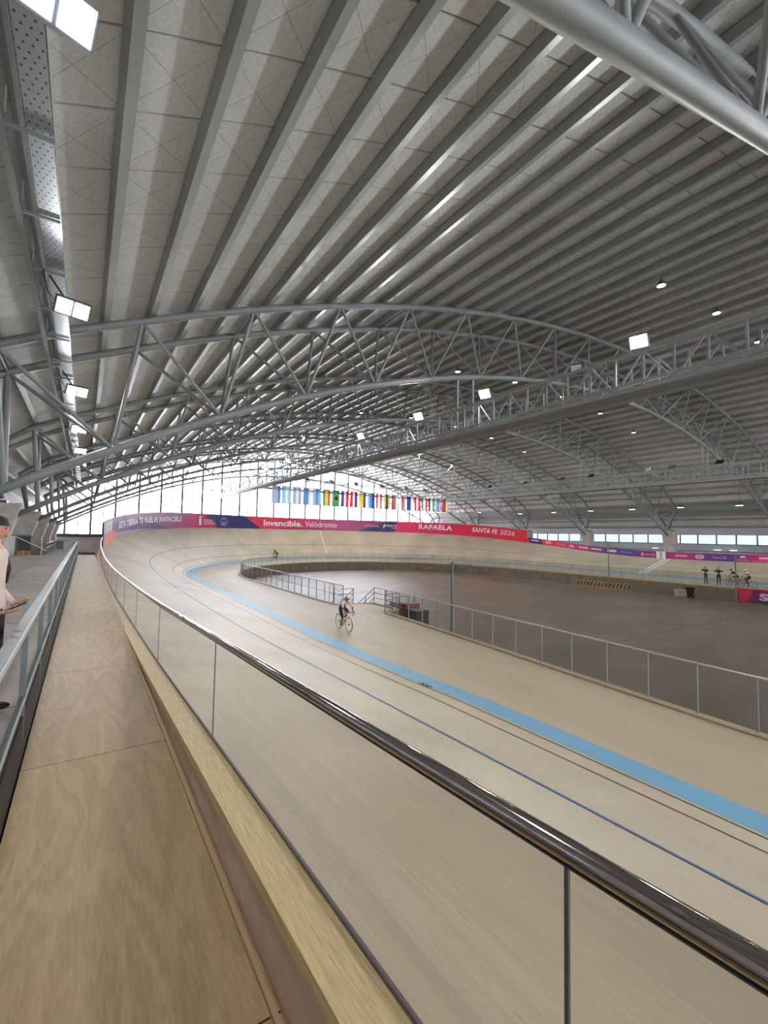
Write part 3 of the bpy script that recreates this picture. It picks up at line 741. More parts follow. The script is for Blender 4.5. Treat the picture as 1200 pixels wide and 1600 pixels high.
def patch(name, ub0, ub1, ut0, ut1, v0, v1, material, parent, off=-.006, f=None, n=30):
    f = f or (lambda u, v: on_banner(u, v, off*2.2-.004))
    rows = []; mm = 10 if n > 4 else 2
    for k in range(n+1):
        t = k/n; b0, t0 = ub0+(ub1-ub0)*t, ut0+(ut1-ut0)*t
        rows.append([f(b0+(t0-b0)*j/mm, v0+(v1-v0)*j/mm) for j in range(mm+1)])
    return ribbon(name, rows, material, parent, False)
def ramp_print(name, stops):
    m = bpy.data.materials.new(name); m.use_nodes = True; nt = m.node_tree; b = nt.nodes['Principled BSDF']; b.inputs['Roughness'].default_value = .45
    uv = nt.nodes.new('ShaderNodeUVMap'); uv.uv_map = 'UVMap'; sp_ = nt.nodes.new('ShaderNodeSeparateXYZ'); rp_ = nt.nodes.new('ShaderNodeValToRGB')
    e = rp_.color_ramp.elements
    for k, (p, c) in enumerate(stops):
        if k < 2: e[k].position = p; e[k].color = lin(c)
        else: x = e.new(p); x.color = lin(c)
    nt.links.new(uv.outputs[0], sp_.inputs[0]); nt.links.new(sp_.outputs[0], rp_.inputs[0]); nt.links.new(rp_.outputs[0], b.inputs['Base Color'])
    return m
def board(name, u0, u1, hfun, material, label, n):
    t = thing(name, label, 'banner', V(*outer((u0+u1)/2)))
    rows, uvs = [], []
    for k in range(n+1):
        u = u0+(u1-u0)*k/n; h = hfun(u)
        rows.append([V(*outer(u, 0, -.05)), V(*outer(u, 0, h)), V(*outer(u, .05, h)), V(*outer(u, .05, -.05))]); uvs += [(k/n, v) for v in (0, 1, 1, 0)]
    ribbon('printed_board', rows, material, t, False, uvs=uvs); return t
BU0, BU1 = 33.6, 99.9; BH = 1.5
def bu(u): return (u-BU0)/(BU1-BU0)
PR = ramp_print('bend_banner_print', [(0, (96, 92, 104)), (bu(38.2), (84, 64, 108)), (bu(43), (72, 52, 106)), (bu(48), (128, 48, 108)), (bu(53), (190, 44, 108)), (bu(58), (196, 48, 100)), (bu(63.5), (206, 50, 88)), (bu(68), (200, 48, 98)), (bu(76), (168, 66, 122)), (bu(80), (150, 60, 120)), (bu(82.2), (222, 50, 104)), (bu(88), (226, 44, 92)), (bu(94), (222, 42, 66)), (1, (214, 40, 54))])
t = board('bend_banner', BU0, BU1, lambda u: BH, PR, 'tall red and purple printed banner around the far bend', 120)
NAVY = mat('navy_print', (52, 46, 110), .45); CORAL = mat('coral_print', (216, 96, 84), .45); INK = mat('white_print', (236, 226, 236), .45); GREYP = mat('grey_print', (138, 132, 140), .45); RED2 = mat('red_print', (214, 60, 84), .45); PINKI = mat('pale_pink_print', (232, 170, 190), .45)
patch('grey_panel', BU0, 37.4, BU0, 37.0, .0, BH, GREYP, t, -.004)
patch('coral_wedge', BU0, 38.2, BU0+1.6, 38.2, .02, .62, CORAL, t, -.008)
for k in range(5): patch('white_bar', 34.3+k*.62, 34.55+k*.62, 34.3+k*.62, 34.55+k*.62, .68, 1.38, INK, t, -.008, n=1)
patch('grey_wedge', 38.2, 47.5, 38.2, 38.8, .02, .4, GREYP, t, -.008)
patch('purple_cloud', 41.5, 50.5, 40.0, 52.5, 1.12, BH, mat('mauve_print', (138, 88, 138), .5), t, -.005)
patch('navy_wedge', 41.0, 49.0, 42.0, 45.0, .02, .8, mat('deep_navy_print', (58, 48, 104), .5), t, -.005)
lettering('ESTA TIERRA TE VUELVE INVENCIBLE', 39.0, 51.2, .62, 1.12, INK, t, bold=.03)
lettering('i', 54.0, 54.45, .28, 1.25, INK, t, bold=.02)
for k in range(3): patch('logo_caption', 54.75, 56.2+.25*k, 54.75, 56.2+.25*k, .78-.2*k, .88-.2*k, PINKI, t, -.01, n=2)
patch('navy_panel', 57.0, 63.4, 55.0, 60.9, .0, BH, NAVY, t, -.008)
def ring_mark(uc, vc, ru, rv, th, material, parent, f=on_banner, n=24):
    rows = []
    for k in range(n+1):
        a = 2*math.pi*k/n; rows.append([f(uc+ru*math.cos(a), vc+rv*math.sin(a)), f(uc+(ru-th)*math.cos(a), vc+(rv-th)*math.sin(a))])
    return ribbon('emblem_ring', rows, material, parent, False)
LAV = mat('lavender_print', (168, 160, 205), .45)
ring_mark(57.9, .66, .52, .42, .07, LAV, t); ring_mark(57.9, 1.12, .25, .13, .06, LAV, t)
for k in range(4): patch('emblem_figure', 57.65+.1*k, 57.75+.12*k, 57.6+.14*k, 57.68+.16*k, .45, .62+.1*(k % 2), LAV, t, -.012, n=1)
patch('emblem_ribbon', 57.5, 58.3, 57.4, 58.4, .3, .38, LAV, t, -.012, n=2)
patch('bright_red_wedge', 63.4, 66.0, 60.9, 66.0, .0, BH, RED2, t, -.005)
lettering('Invencible.', 63.75, 69.2, .38, 1.12, INK, t, bold=.025)
lettering('Velódromo', 69.6, 74.0, .4, 1.12, INK, t)
ring_mark(78.1, .78, .2, .17, .06, PINKI, t); lettering('Rafaela', 78.4, 79.9, .62, .92, PINKI, t)
patch('navy_panel', 77.0, 82.0, 81.2, 82.4, .0, BH, NAVY, t, -.008)
lettering('F', 80.4, 80.9, .5, 1.0, INK, t, bold=.06, shear=.3); lettering('Santa Fe', 81.0, 82.35, .75, 1.0, INK, t, bold=.03); patch('underline', 81.6, 82.4, 81.6, 82.4, .52, .57, INK, t, -.012, n=1)
patch('purple_foot', 63.6, 76, 70, 71, .0, .22, mat('plum_print', (140, 50, 104), .45), t, -.005)
lettering('RAFAELA', 85.4, 90.0, .55, 1.22, INK, t, bold=.035, space=1.12)
lettering('SANTA FE', 92.7, 96.1, .58, 1.2, INK, t, bold=.025, shear=.22, space=1.08); lettering('2026', 96.35, 98.3, .62, 1.2, INK, t, shear=.2)

FU0, FU1 = 99.95, 138.0
def fu(u): return (u-FU0)/(FU1-FU0)
PR2 = ramp_print('straight_banner_print', [(0, (214, 44, 70)), (fu(102.5), (222, 60, 80)), (fu(105), (206, 46, 92)), (fu(107), (168, 46, 112)), (fu(109.5), (104, 48, 122)), (fu(112), (66, 54, 138)), (fu(113), (120, 40, 112)), (fu(115.6), (150, 42, 110)), (fu(117), (176, 44, 106)), (fu(118.7), (110, 46, 124)), (fu(120.2), (72, 52, 132)), (fu(121.5), (150, 44, 116)), (fu(123), (214, 54, 118)), (1, (200, 50, 100))])
t = board('straight_banner', FU0, FU1, lambda u: .64, PR2, 'low purple and red sponsor banner along the far straight', 60)
patch('navy_panel', 100.4, 102.0, 99.97, 101.5, .0, .64, NAVY, t, -.008)
def word_marks(uc, vc, w, h, material, nn):     # unreadable small sponsor lettering
    x = uc-w/2; st_ = w/nn
    for k in range(nn): patch('sponsor_mark', x+st_*k, x+st_*(k+.78), x+st_*k+.01, x+st_*(k+.78)+.01, vc-h/2, vc+h/2*(1 if k % 3 else 1.35), material, t, -.012, n=1)
word_marks(100.95, .36, .9, .14, INK, 6)
ring_mark(102.6, .36, .36, .17, .06, INK, t); patch('emblem_bar', 102.4, 102.8, 102.4, 102.8, .33, .38, INK, t, -.012, n=1)
lettering('Coca-Cola', 103.6, 104.6, .24, .44, PINKI, t, shear=.2)
word_marks(105.5, .25, .7, .1, INK, 6); patch('bird_mark', 105.3, 105.7, 105.45, 105.55, .36, .48, INK, t, -.012, n=1)
word_marks(106.9, .34, 1.1, .16, INK, 7); word_marks(108.4, .34, 1.2, .14, INK, 8); word_marks(110.1, .34, 1.0, .24, INK, 5)
word_marks(111.6, .34, 1.2, .16, mat('blue_print', (120, 130, 200), .45), 7); lettering('i', 113.1, 113.25, .14, .5, INK, t, bold=.02); word_marks(113.65, .28, .7, .1, PINKI, 5); ring_mark(114.2, .3, .17, .15, .05, PINKI, t)
patch('finish_gap', 114.5, 115.35, 114.5, 115.35, -.04, .645, WHITE, t, -.012, n=2); patch('finish_gap_bar', 114.85, 115.02, 114.85, 115.02, -.04, .65, mat('finish_grey', (150, 160, 150), .5), t, -.018, n=1)
word_marks(116.7, .34, 1.0, .17, PINKI, 7); ring_mark(118.2, .33, .36, .2, .07, INK, t); patch('emblem_bar', 117.95, 118.45, 117.95, 118.45, .29, .36, INK, t, -.012, n=1)
lettering('Coca-Cola', 119.2, 120.25, .2, .48, mat('lilac_print', (196, 180, 220), .45), t, shear=.2)
patch('bird_mark', 121.15, 121.65, 121.3, 121.5, .36, .52, INK, t, -.012, n=1); word_marks(121.4, .18, .8, .06, PINKI, 6); word_marks(122.9, .36, .8, .16, INK, 6); word_marks(122.7, .12, 1.2, .04, PINKI, 8)

# banner on the infield wall at the right edge
t = thing('infield_banner', 'red and purple banner lettered SA on the infield wall at the right edge', 'banner', V(37.5, 10, -3.6))
wallp = lambda y, v, off=0: V(CX+TA-3.9-.02-off, y, v)
mesh('printed_board', [wallp(12.25, -4.03), wallp(5.0, -4.03), wallp(5.0, -3.16), wallp(12.25, -3.16)], [(0, 1, 2, 3)], mat('maroon_print', (122, 38, 84), .45), t)
mesh('red_corner', [wallp(12.25, -4.03, .006), wallp(11.7, -4.03, .006), wallp(11.35, -3.16, .006), wallp(12.25, -3.16, .006)], [(0, 1, 2, 3)], mat('red_corner_print', (190, 52, 78), .45), t)
mesh('navy_wedge', [wallp(11.6, -4.03, .005), wallp(9.2, -4.03, .005), wallp(10.4, -3.7, .005)], [(0, 1, 2)], NAVY, t)
lettering('SANTA FE', 11.05, 6.2, -3.88, -3.4, mat('pink_white_print', (216, 190, 204), .45), t, f=lambda u, v: wallp(u, v, .012), bold=.04)

# ================================================================== INFIELD FENCES
def resample(path, step):
    out = [path[0]]; d = 0.0
    for a, b in zip(path, path[1:]):
        l = math.hypot(b[0]-a[0], b[1]-a[1]); p = 0.0
        while d+(l-p) >= step:
            p += step-d; d = 0.0; out.append((a[0]+(b[0]-a[0])*p/l, a[1]+(b[1]-a[1])*p/l))
        d += l-p
    return out
def fence(path, label, step=.92, mid=False):
    pts = resample(path, step); a, b = pts[0], pts[-1]
    t = thing('infield_fence', label, 'fence', V(pts[len(pts)//2][0], pts[len(pts)//2][1], -3.2))
    z0, z1 = -3.22, -2.27
    for i, p in enumerate(pts):
        fbar('post', V(p[0], p[1], z0-.1), V(p[0], p[1], z1), .05, .035, FPOST, t)
        if i+1 < len(pts):
            q = pts[i+1]; dx, dy = (q[0]-p[0])*.03, (q[1]-p[1])*.03
            mesh('glass_panel', [V(p[0]+dx, p[1]+dy, z0+.06), V(q[0]-dx, q[1]-dy, z0+.06), V(q[0]-dx, q[1]-dy, z1-.04), V(p[0]+dx, p[1]+dy, z1-.04)], [(0, 1, 2, 3)], FGLASS, t)
    tube('top_rail', [V(p[0], p[1], z1) for p in pts], .026, BRIGHT, t, 8)
    if mid: tube('middle_rail', [V(p[0], p[1], z0+.5) for p in pts], .016, RAILG, t, 6)
p1 = [(bound_x(y)-.05, y) for y in [15.7-.2*k for k in range(88)]]
fence(p1, 'glass fence with steel posts between the near straight and the infield, right of the steps')
p2 = [(9.72+.05*0, y) for y in [17.75, 19, 21, 24, 27, 30.5]]
p2 += [(inner_pt(i)[0], inner_pt(i)[1]) for i in range(48, 168)]
fence(p2, 'long glass fence curving round the infield from the steps to the far straight', mid=True)

# steps down to the infield with guard rails
t = thing('infield_steps', 'short steel-railed steps leading down from the track boards to the infield', 'steps', V(11, 18.2, -4.15))
for k in range(6):
    y0 = 18.15+.22*k; z = -3.2-.16*(k+1); box('step', 10.45, 11.5, y0, y0+.24, z-.05, z, CONC, t)
for x in (10.42, 11.55):
    for dz in (.72, .48, .24): bar('sloping_rail', V(x, 18.05, -3.22+dz), V(x, 19.5, -4.15+dz), .02, RAILG, t, 8)
    for y, zb in ((18.05, -3.2), (18.8, -3.68), (19.5, -4.15)): bar('rail_post', V(x, y, zb), V(x, y, zb+.74), .026, RAILG, t, 8)
for dz in (.72, .48, .24):
    bar('guard_rail', V(11.55, 18.0, -3.2+dz), V(11.5, 15.95, -3.2+dz), .02, BRIGHT if dz > .7 else RAILG, t, 8)
    bar('guard_rail', V(11.5, 15.95, -3.2+dz), V(10.65, 15.75, -3.2+dz), .02, RAILG, t, 8)
    bar('guard_rail', V(10.42, 18.1, -3.2+dz), V(9.75, 18.1, -3.2+dz), .02, RAILG, t, 8)
    bar('guard_rail', V(9.75, 18.15, -3.2+dz-.1), V(11.0, 21.6, -3.2+dz-.1), .016, RAILG, t, 8)
for x, y in ((11.53, 17.0), (11.5, 15.95), (11.1, 15.85)): bar('rail_post', V(x, y, -3.2), V(x, y, -2.46), .024, RAILG, t, 8)
for x, y in ((10.4, 19.9), (11.0, 21.6)): bar('rail_post', V(x, y, -4.15), V(x, y, -2.58), .022, RAILG, t, 8)

# red machine parked by the steps
REDM = mat('red_machine_paint', (150, 58, 66), .5)
t = thing('cleaning_machine', 'red and black ride-on machine parked on the infield beside the steps', 'machine', V(13.0, 17.4, -4.15))
mB = lambda n, *a: box(n, *a)
for n_, a in (('body', (12.75, 13.75, 17.5, 18.7, -3.95, -3.45)), ('hood', (12.85, 13.65, 17.2, 17.6, -3.85, -3.25))): box(n_, *a, REDM, t)
box('hopper', 12.85, 13.65, 18.0, 18.6, -3.45, -3.3, mat('tan_hopper', (170, 140, 110), .6), t)
for x in (12.8, 13.7): fbar('frame_post', V(x, 17.7, -3.5), V(x, 17.7, -2.95), .05, .05, RAILG, t)
fbar('frame_bar', V(12.8, 17.7, -2.95), V(13.7, 17.7, -2.95), .05, .05, RAILG, t)
for x in (12.72, 13.72):
    for y in (17.6, 18.5):
        vs, fs = tube(None, [V(x-.06, y, -4.0), V(x+.06, y, -4.0)], .2, None, n=14); mesh('wheel', vs, fs, RUBBER, t)
t = thing('equipment_cart', 'black equipment cart on the infield behind the near glass fence', 'cart', V(12.7, 16.2, -4.15))
box('bin', 12.4, 13.1, 15.85, 16.65, -3.9, -3.35, BLACK, t); fbar('handle', V(12.4, 16.7, -3.3), V(13.1, 16.7, -3.3), .04, .04, BLACK, t)
for x in (12.45, 13.05): fbar('handle_post', V(x, 16.62, -3.5), V(x, 16.7, -3.3), .03, .03, BLACK, t)
for x in (12.42, 13.08):
    for y in (15.95, 16.55): vs, fs = tube(None, [V(x-.04, y, -4.02), V(x+.04, y, -4.02)], .16, None, n=12); mesh('wheel', vs, fs, RUBBER, t)

# slim steel poles
def pole(x, y, ztop, label, arm):
    t = thing('steel_pole', label, 'pole', V(x, y, -4.15), 'slim steel poles on the infield')
    bar('shaft', V(x, y, -4.15), V(x, y, ztop), .062, RAILG, t, 12); bar('base_flange', V(x, y, -4.15), V(x, y, -4.1), .2, DARKST, t, 14); bar('cap', V(x, y, ztop), V(x, y, ztop+.04), .075, DARKST, t, 12)
    if arm: fbar('top_arm', V(x-.05, y, ztop-.02), V(x+.55, y-.35, ztop-.02), .05, .05, RAILG, t)
pole(10.5, 11.47, -.92, 'tall slim grey pole standing just behind the near glass fence', True)
pole(37.1, 21.15, -.42, 'slim grey pole standing in front of the wooden frame', False)
pole(37.35, 12.3, -.92, 'slim grey pole standing beside the two waiting cyclists', False)

# wooden ladder-like frame leaning on the infield wall
TIMB = mat('raw_timber', (176, 140, 100), .7, 0, .25, 4)
t = thing('timber_frame', 'long ladder-like timber frame leaning against the infield wall', 'frame', V(37.3, 22, -4.15))
fbar('long_rail', V(36.95, 24.8, -4.1), V(36.95, 19.2, -4.1), .1, .1, TIMB, t); fbar('long_rail', V(37.35, 24.5, -3.72), V(37.35, 19.25, -3.68), .1, .1, TIMB, t)
for k in range(17):
    y = 24.5-k*.325; fbar('rung', V(36.95, y, -4.08), V(37.35, y, -3.7), .07, .07, TIMB, t)
# bins
t = thing('wheelie_bin', 'black wheelie bin standing against the infield wall', 'bin', V(36.6, 14.8, -4.15))
vs = [V(a, b, z) for z, e in ((-4.05, .15), (-3.42, .21)) for a, b in ((36.6-e, 14.8-e), (36.6+e, 14.8-e), (36.6+e, 14.8+e), (36.6-e, 14.8+e))]
mesh('body', vs, [(3, 2, 1, 0), (4, 5, 6, 7)]+[(i, (i+1) % 4, 4+(i+1) % 4, 4+i) for i in range(4)], BLACK, t)
box('lid', 36.36, 36.84, 14.55, 15.05, -3.42, -3.34, BLACK, t)
for dy in (-.15, .15): vs, fs = tube(None, [V(36.75, 14.8+dy-.03, -4.08), V(36.75, 14.8+dy+.03, -4.08)], .1, None, n=10); mesh('wheel', vs, fs, RUBBER, t)
t = thing('concrete_block', 'low grey block beside the black wheelie bin', 'block', V(37.0, 15.7, -4.15)); box('block_body', 36.8, 37.3, 15.3, 15.95, -4.15, -3.72, CONC, t); box('block_lip', 36.75, 37.35, 15.25, 16.0, -3.72, -3.66, CONC, t)
def wall_box(x, y, nx, ny, label):
    t = thing('wall_socket_box', label, 'socket box', V(x, y, -3.7)); tx_, ty_ = -ny, nx
    q = lambda a, d, z: V(x+tx_*a-nx*d, y+ty_*a-ny*d, z)
    vs = [q(a, d, z) for a in (-.12, .12) for d in (0, .1) for z in (-3.85, -3.5)]; mesh('red_case', vs, BOXF, REDM, t)
    vs = [q(a, d, z) for a in (-.1, .1) for d in (.1, .11) for z in (-3.8, -3.72)]; mesh('white_label', vs, BOXF, WHITE, t)
q = inner_pt(104); a = RING[104]; wall_box(q[0], q[1], a[2], a[3], 'small red box on the infield wall below the red banner')
q = inner_pt(79); a = RING[79]; wall_box(q[0], q[1], a[2], a[3], 'small red box on the infield wall at the far end of the infield')

# cleats on the track: black timing cable blob on the red line
t = thing('timing_cable', 'small tangle of black cable lying on the near straight by the blue band', 'cable', V(5.9, 7, -3))
tube('cable_loop', [V(5.6+.05*math.sin(k*1.3), 6.7+.022*k, -2.87) for k in range(14)], .01, BLACK, t, 6)
# ================================================================== FLAGS
def fmat(name, rgb):
    if name in MATS: return MATS[name]
    m = bpy.data.materials.new(name); m.use_nodes = True; MATS[name] = m; nt = m.node_tree; nt.nodes.clear()
    o = nt.nodes.new('ShaderNodeOutputMaterial'); d = nt.nodes.new('ShaderNodeBsdfDiffuse'); tl = nt.nodes.new('ShaderNodeBsdfTranslucent'); mx = nt.nodes.new('ShaderNodeMixShader')
    d.inputs[0].default_value = lin(rgb); tl.inputs[0].default_value = lin(rgb); mx.inputs[0].default_value = .5
    nt.links.new(d.outputs[0], mx.inputs[1]); nt.links.new(tl.outputs[0], mx.inputs[2]); nt.links.new(mx.outputs[0], o.inputs[0]); return m
FC = {'w': (244, 244, 244), 'b': (110, 150, 205), 'lb': (165, 200, 228), 'n': (70, 82, 140), 'r': (226, 70, 84), 'y': (240, 212, 90), 'g': (80, 160, 115), 'gy': (178, 186, 206), 'k': (80, 80, 88)}
FL = [('gy', 'gy', 'b'), ('lb', 'w', 'lb'), ('gy', 'w', 'gy'), ('b', 'b', 'w'), ('lb', 'b', 'lb'), ('g', 'y', 'r'), ('g', 'g', 'g'), ('n', 'w', 'r'), ('r', 'w', 'n'), ('y', 'y', 'n'), ('lb', 'b', 'n'), ('r', 'w', 'r'), ('y', 'n', 'y'), ('r', 'g', 'w'), ('w', 'r', 'gy'), ('n', 'n', 'w'), ('r', 'w', 'r'), ('g', 'w', 'r'), ('k', 'w', 'g'), ('w', 'lb', 'w'), ('r', 'n', 'y')]
desc = ['grey-blue', 'pale blue and white', 'pale grey', 'blue', 'light blue', 'green, yellow and red', 'green yellow-diamond', 'blue, white and red', 'red, white and navy', 'yellow and navy', 'shades of blue', 'red and white', 'yellow with a navy stripe', 'red, green and white', 'white, red and grey', 'navy and white', 'large red and white', 'green, white and red', 'black, white and green', 'white and light blue striped', 'red, navy and yellow']
NTH = 'first second third fourth fifth sixth seventh eighth ninth tenth eleventh twelfth thirteenth fourteenth fifteenth sixteenth seventeenth eighteenth nineteenth twentieth last'.split()
for i, c in enumerate(FL):
    x0 = 13.75+i*1.0; x1 = x0+.84; y = 38.72; zt, zb = 4.25, 4.25-1.5
    t = thing('hanging_flag', '%s hanging flag, %s in the row from the left' % (desc[i], NTH[i]), 'flag', V((x0+x1)/2, y, zt), 'flags hanging in a row')
    n = 12
    def fp(s, v): return V(x0+(x1-x0)*s, y+.05*math.sin(s*9+i)*(.3+v), zt+(zb-zt)*v)
    for k, col in enumerate(c):
        rows = [[fp(k/3+s/12, v/6) for v in range(7)] for s in range(5)]
        ribbon('stripe', rows, fmat('flag_'+col, FC[col]), t)
    bar('flag_pole', V(x0-.03, y, zt), V(x1+.03, y, zt), .015, DARKST, t, 6)
    if i == 6:
        f2 = lambda s, v: V(x0+(x1-x0)*s, y-.07, zt+(zb-zt)*v)
        mesh('diamond', [f2(.5, .12), f2(.9, .5), f2(.5, .88), f2(.1, .5)], [(0, 1, 2, 3)], fmat('flag_y', FC['y']), t)
        mesh('disc', [f2(.5+.2*math.cos(a*.4488), .5+.13*math.sin(a*.4488))-Vector((0, .02, 0)) for a in range(14)], [tuple(range(14))], fmat('flag_n', FC['n']), t)
    if i == 19:
        f3 = lambda s, v: V(x0+(x1-x0)*s, y-.07, zt+(zb-zt)*v)
        for k in range(4): mesh('blue_bar', [f3(.12+.22*k, .0), f3(.22+.22*k, .0), f3(.22+.22*k, 1), f3(.12+.22*k, 1)], [(0, 1, 2, 3)], fmat('flag_n', FC['n']), t)

# ================================================================== LEFT FAR CORNER
t = thing('stair_handrail', 'white steel handrail sloping down beyond the left deck', 'handrail', V(-2, 27.6, -1.25))
bar('rail', V(-3.3, 27.5, -.36), V(-2.65, 27.5, -.36), .022, WHITE, t); bar('rail', V(-2.65, 27.5, -.4), V(-1.5, 27.5, -1.06), .024, WHITE, t)
for x, z in ((-2.65, -.4), (-2.1, -.72), (-1.55, -1.03)): bar('baluster', V(x, 27.5, -1.5), V(x, 27.5, z), .02, RAILG, t)
t = thing('deck_balustrade', 'small grey balustrade along the deck extension in the far left', 'balustrade', V(-1.6, 31, -1.25))
for z in (-.72, -.95): bar('rail', V(-1.58, 28.5, z), V(-1.58, 35.5, z), .025, RAILG, t)
for k in range(8): fbar('baluster', V(-1.58, 28.5+k, -1.25), V(-1.58, 28.5+k, -.72), .05, .05, RAILG, t)
fbar('end_rail', V(-1.58, 35.5, -.72), V(-.8, 35.5, -.72), .05, .05, RAILG, t); fbar('end_panel', V(-1.3, 35.5, -1.25), V(-1.3, 35.5, -.75), .6, .03, RAILG, t)
t = thing('cream_door', 'cream painted double door at the back of the left deck', 'door', V(-3.2, 29.5, -1.25))
CREAM = mat('cream_paint', (228, 224, 204), .6)
box('door_leaf', -4.15, -3.55, 29.5, 29.56, -1.5, -.38, CREAM, t); box('door_leaf', -3.53, -2.92, 29.5, 29.56, -1.5, -.38, CREAM, t); box('lintel', -4.15, -2.3, 29.48, 29.6, -.38, -.3, RAILG, t)
fbar('door_handle', V(-3.48, 29.46, -1.0), V(-3.48, 29.46, -.85), .03, .03, BRIGHT, t)
t = thing('dark_doorway', 'dark open doorway beside the cream door', 'doorway', V(-2.5, 29.6, -1.25)); box('opening', -2.88, -2.3, 29.6, 29.66, -1.5, -.38, mat('doorway_shade', (78, 74, 74), .8), t); fbar('frame', V(-2.28, 29.55, -1.5), V(-2.28, 29.55, -.3), .08, .08, RAILG, t)  # opening is a solid panel; the shade inside is put into its dark colour
t = thing('cardboard_box', 'brown cardboard box lying in the dark doorway', 'box', V(-2.4, 27.35, -1.25))
box('carton', -2.62, -2.14, 27.25, 27.6, -1.5, -1.05, mat('cardboard', (168, 116, 66), .8), t); box('tape', -2.41, -2.35, 27.245, 27.605, -1.3, -1.048, mat('parcel_tape', (190, 150, 100), .4), t)
t = thing('sandwich_board', 'pale A-frame board standing beside the person at the back', 'sign', V(-2.95, 26.6, -1.25))
for s in (-1, 1): mesh('panel', [V(-3.15, 26.6+s*.18, -1.25), V(-2.8, 26.6+s*.18, -1.25), V(-2.85, 26.6+s*.03, -.62), V(-3.1, 26.6+s*.03, -.62)], [(0, 1, 2, 3)], WHITE, t)
fbar('hinge', V(-3.1, 26.6, -.62), V(-2.85, 26.6, -.62), .03, .05, RAILG, t)

# ================================================================== PEOPLE
def blob(center, radii, n=12, m=8, rot=None):
    vs, fs = [], []
    for j in range(m+1):
        th = math.pi*j/m
        for i in range(n):
            a = 2*math.pi*i/n; v = Vector((radii[0]*math.sin(th)*math.cos(a), radii[1]*math.sin(th)*math.sin(a), radii[2]*math.cos(th)))
            if rot: v = rot @ v
            vs.append(Vector(center)+v)
    for j in range(m):
        for i in range(n): fs.append((j*n+i, (j+1)*n+i, (j+1)*n+(i+1) % n, j*n+(i+1) % n))
    return vs, fs
def skin_body(J, edges, root):
    """J: name->(xyz, radius or (rx, ry)); edges: list of (a, b, material key). returns verts, faces, face keys"""
    names_ = list(J); idx = {n: i for i, n in enumerate(names_)}
    me = bpy.data.meshes.new('skeleton'); me.from_pydata([J[n][0] for n in names_], [(idx[a], idx[b]) for a, b, _ in edges], [])
    o = bpy.data.objects.new('skeleton', me); COL.objects.link(o)
    sk = o.modifiers.new('skin', 'SKIN'); sk.use_smooth_shade = True
    bm = bmesh.new(); bm.from_mesh(me); l = bm.verts.layers.skin.verify(); bm.verts.ensure_lookup_table()
    for n in names_:
        r = J[n][1]; bm.verts[idx[n]][l].radius = (r, r) if not isinstance(r, tuple) else r; bm.verts[idx[n]][l].use_root = n == root
    bm.to_mesh(me); bm.free()
    ss_ = o.modifiers.new('sub', 'SUBSURF'); ss_.levels = 2; ss_.render_levels = 2
    bpy.context.view_layer.update(); ev = o.evaluated_get(bpy.context.evaluated_depsgraph_get()); em = ev.to_mesh()
    vs = [v.co.copy() for v in em.vertices]; fs = [tuple(p.vertices) for p in em.polygons]; ev.to_mesh_clear()
    segs = [(Vector(J[a][0]), Vector(J[b][0]), k) for a, b, k in edges]; fk = []
    for f in fs:
        c = sum((vs[i] for i in f), Vector())/len(f); best = None
        for a, b, k in segs:
            d = b-a; t_ = max(0, min(1, (c-a).dot(d)/d.length_squared)); e = (c-(a+d*t_)).length
            if best is None or e < best[0]: best = (e, k)
        fk.append(best[1])
    bpy.data.objects.remove(o); bpy.data.meshes.remove(me)
    return vs, fs, fk
def hand(wrist, toward, palm_n, side, curl, out):
    """five tapering fingers rooted in a palm; all vectors local"""
    w_ = Vector(wrist); d = Vector(toward).normalized(); n_ = Vector(palm_n).normalized(); s_ = d.cross(n_).normalized()*side
    palm = w_+d*.055
    vs, fs = blob(palm, (.045, .045, .055)); 
    q = Matrix((s_, n_, d)).transposed()
    vs, fs = blob(palm, (.042, .017, .055), rot=q); out.append((vs, fs))
    for k, (off, ln) in enumerate(((-.031, .062), (-.011, .075), (.01, .082), (.03, .07))):
        a = palm+s_*off*-1+d*.04; b = a+(d*math.cos(curl*.5)+n_*math.sin(curl*.5))*ln*.5; c = b+(d*math.cos(curl)+n_*math.sin(curl))*ln*.32; e = c+(d*math.cos(curl*1.5)+n_*math.sin(curl*1.5))*ln*.25
        out.append(tube(None, [a-d*.02, a, b, c, e], [.009, .0095, .009, .0082, .006], None, n=7))
    a = palm-d*.03+s_*.03; b = a+(s_*.7+d*.6+n_*.25).normalized()*.04; c = b+(d*.9+n_*.45+s_*.1).normalized()*.03
    out.append(tube(None, [palm-d*.03, a, b, c], [.012, .012, .0105, .007], None, n=7))
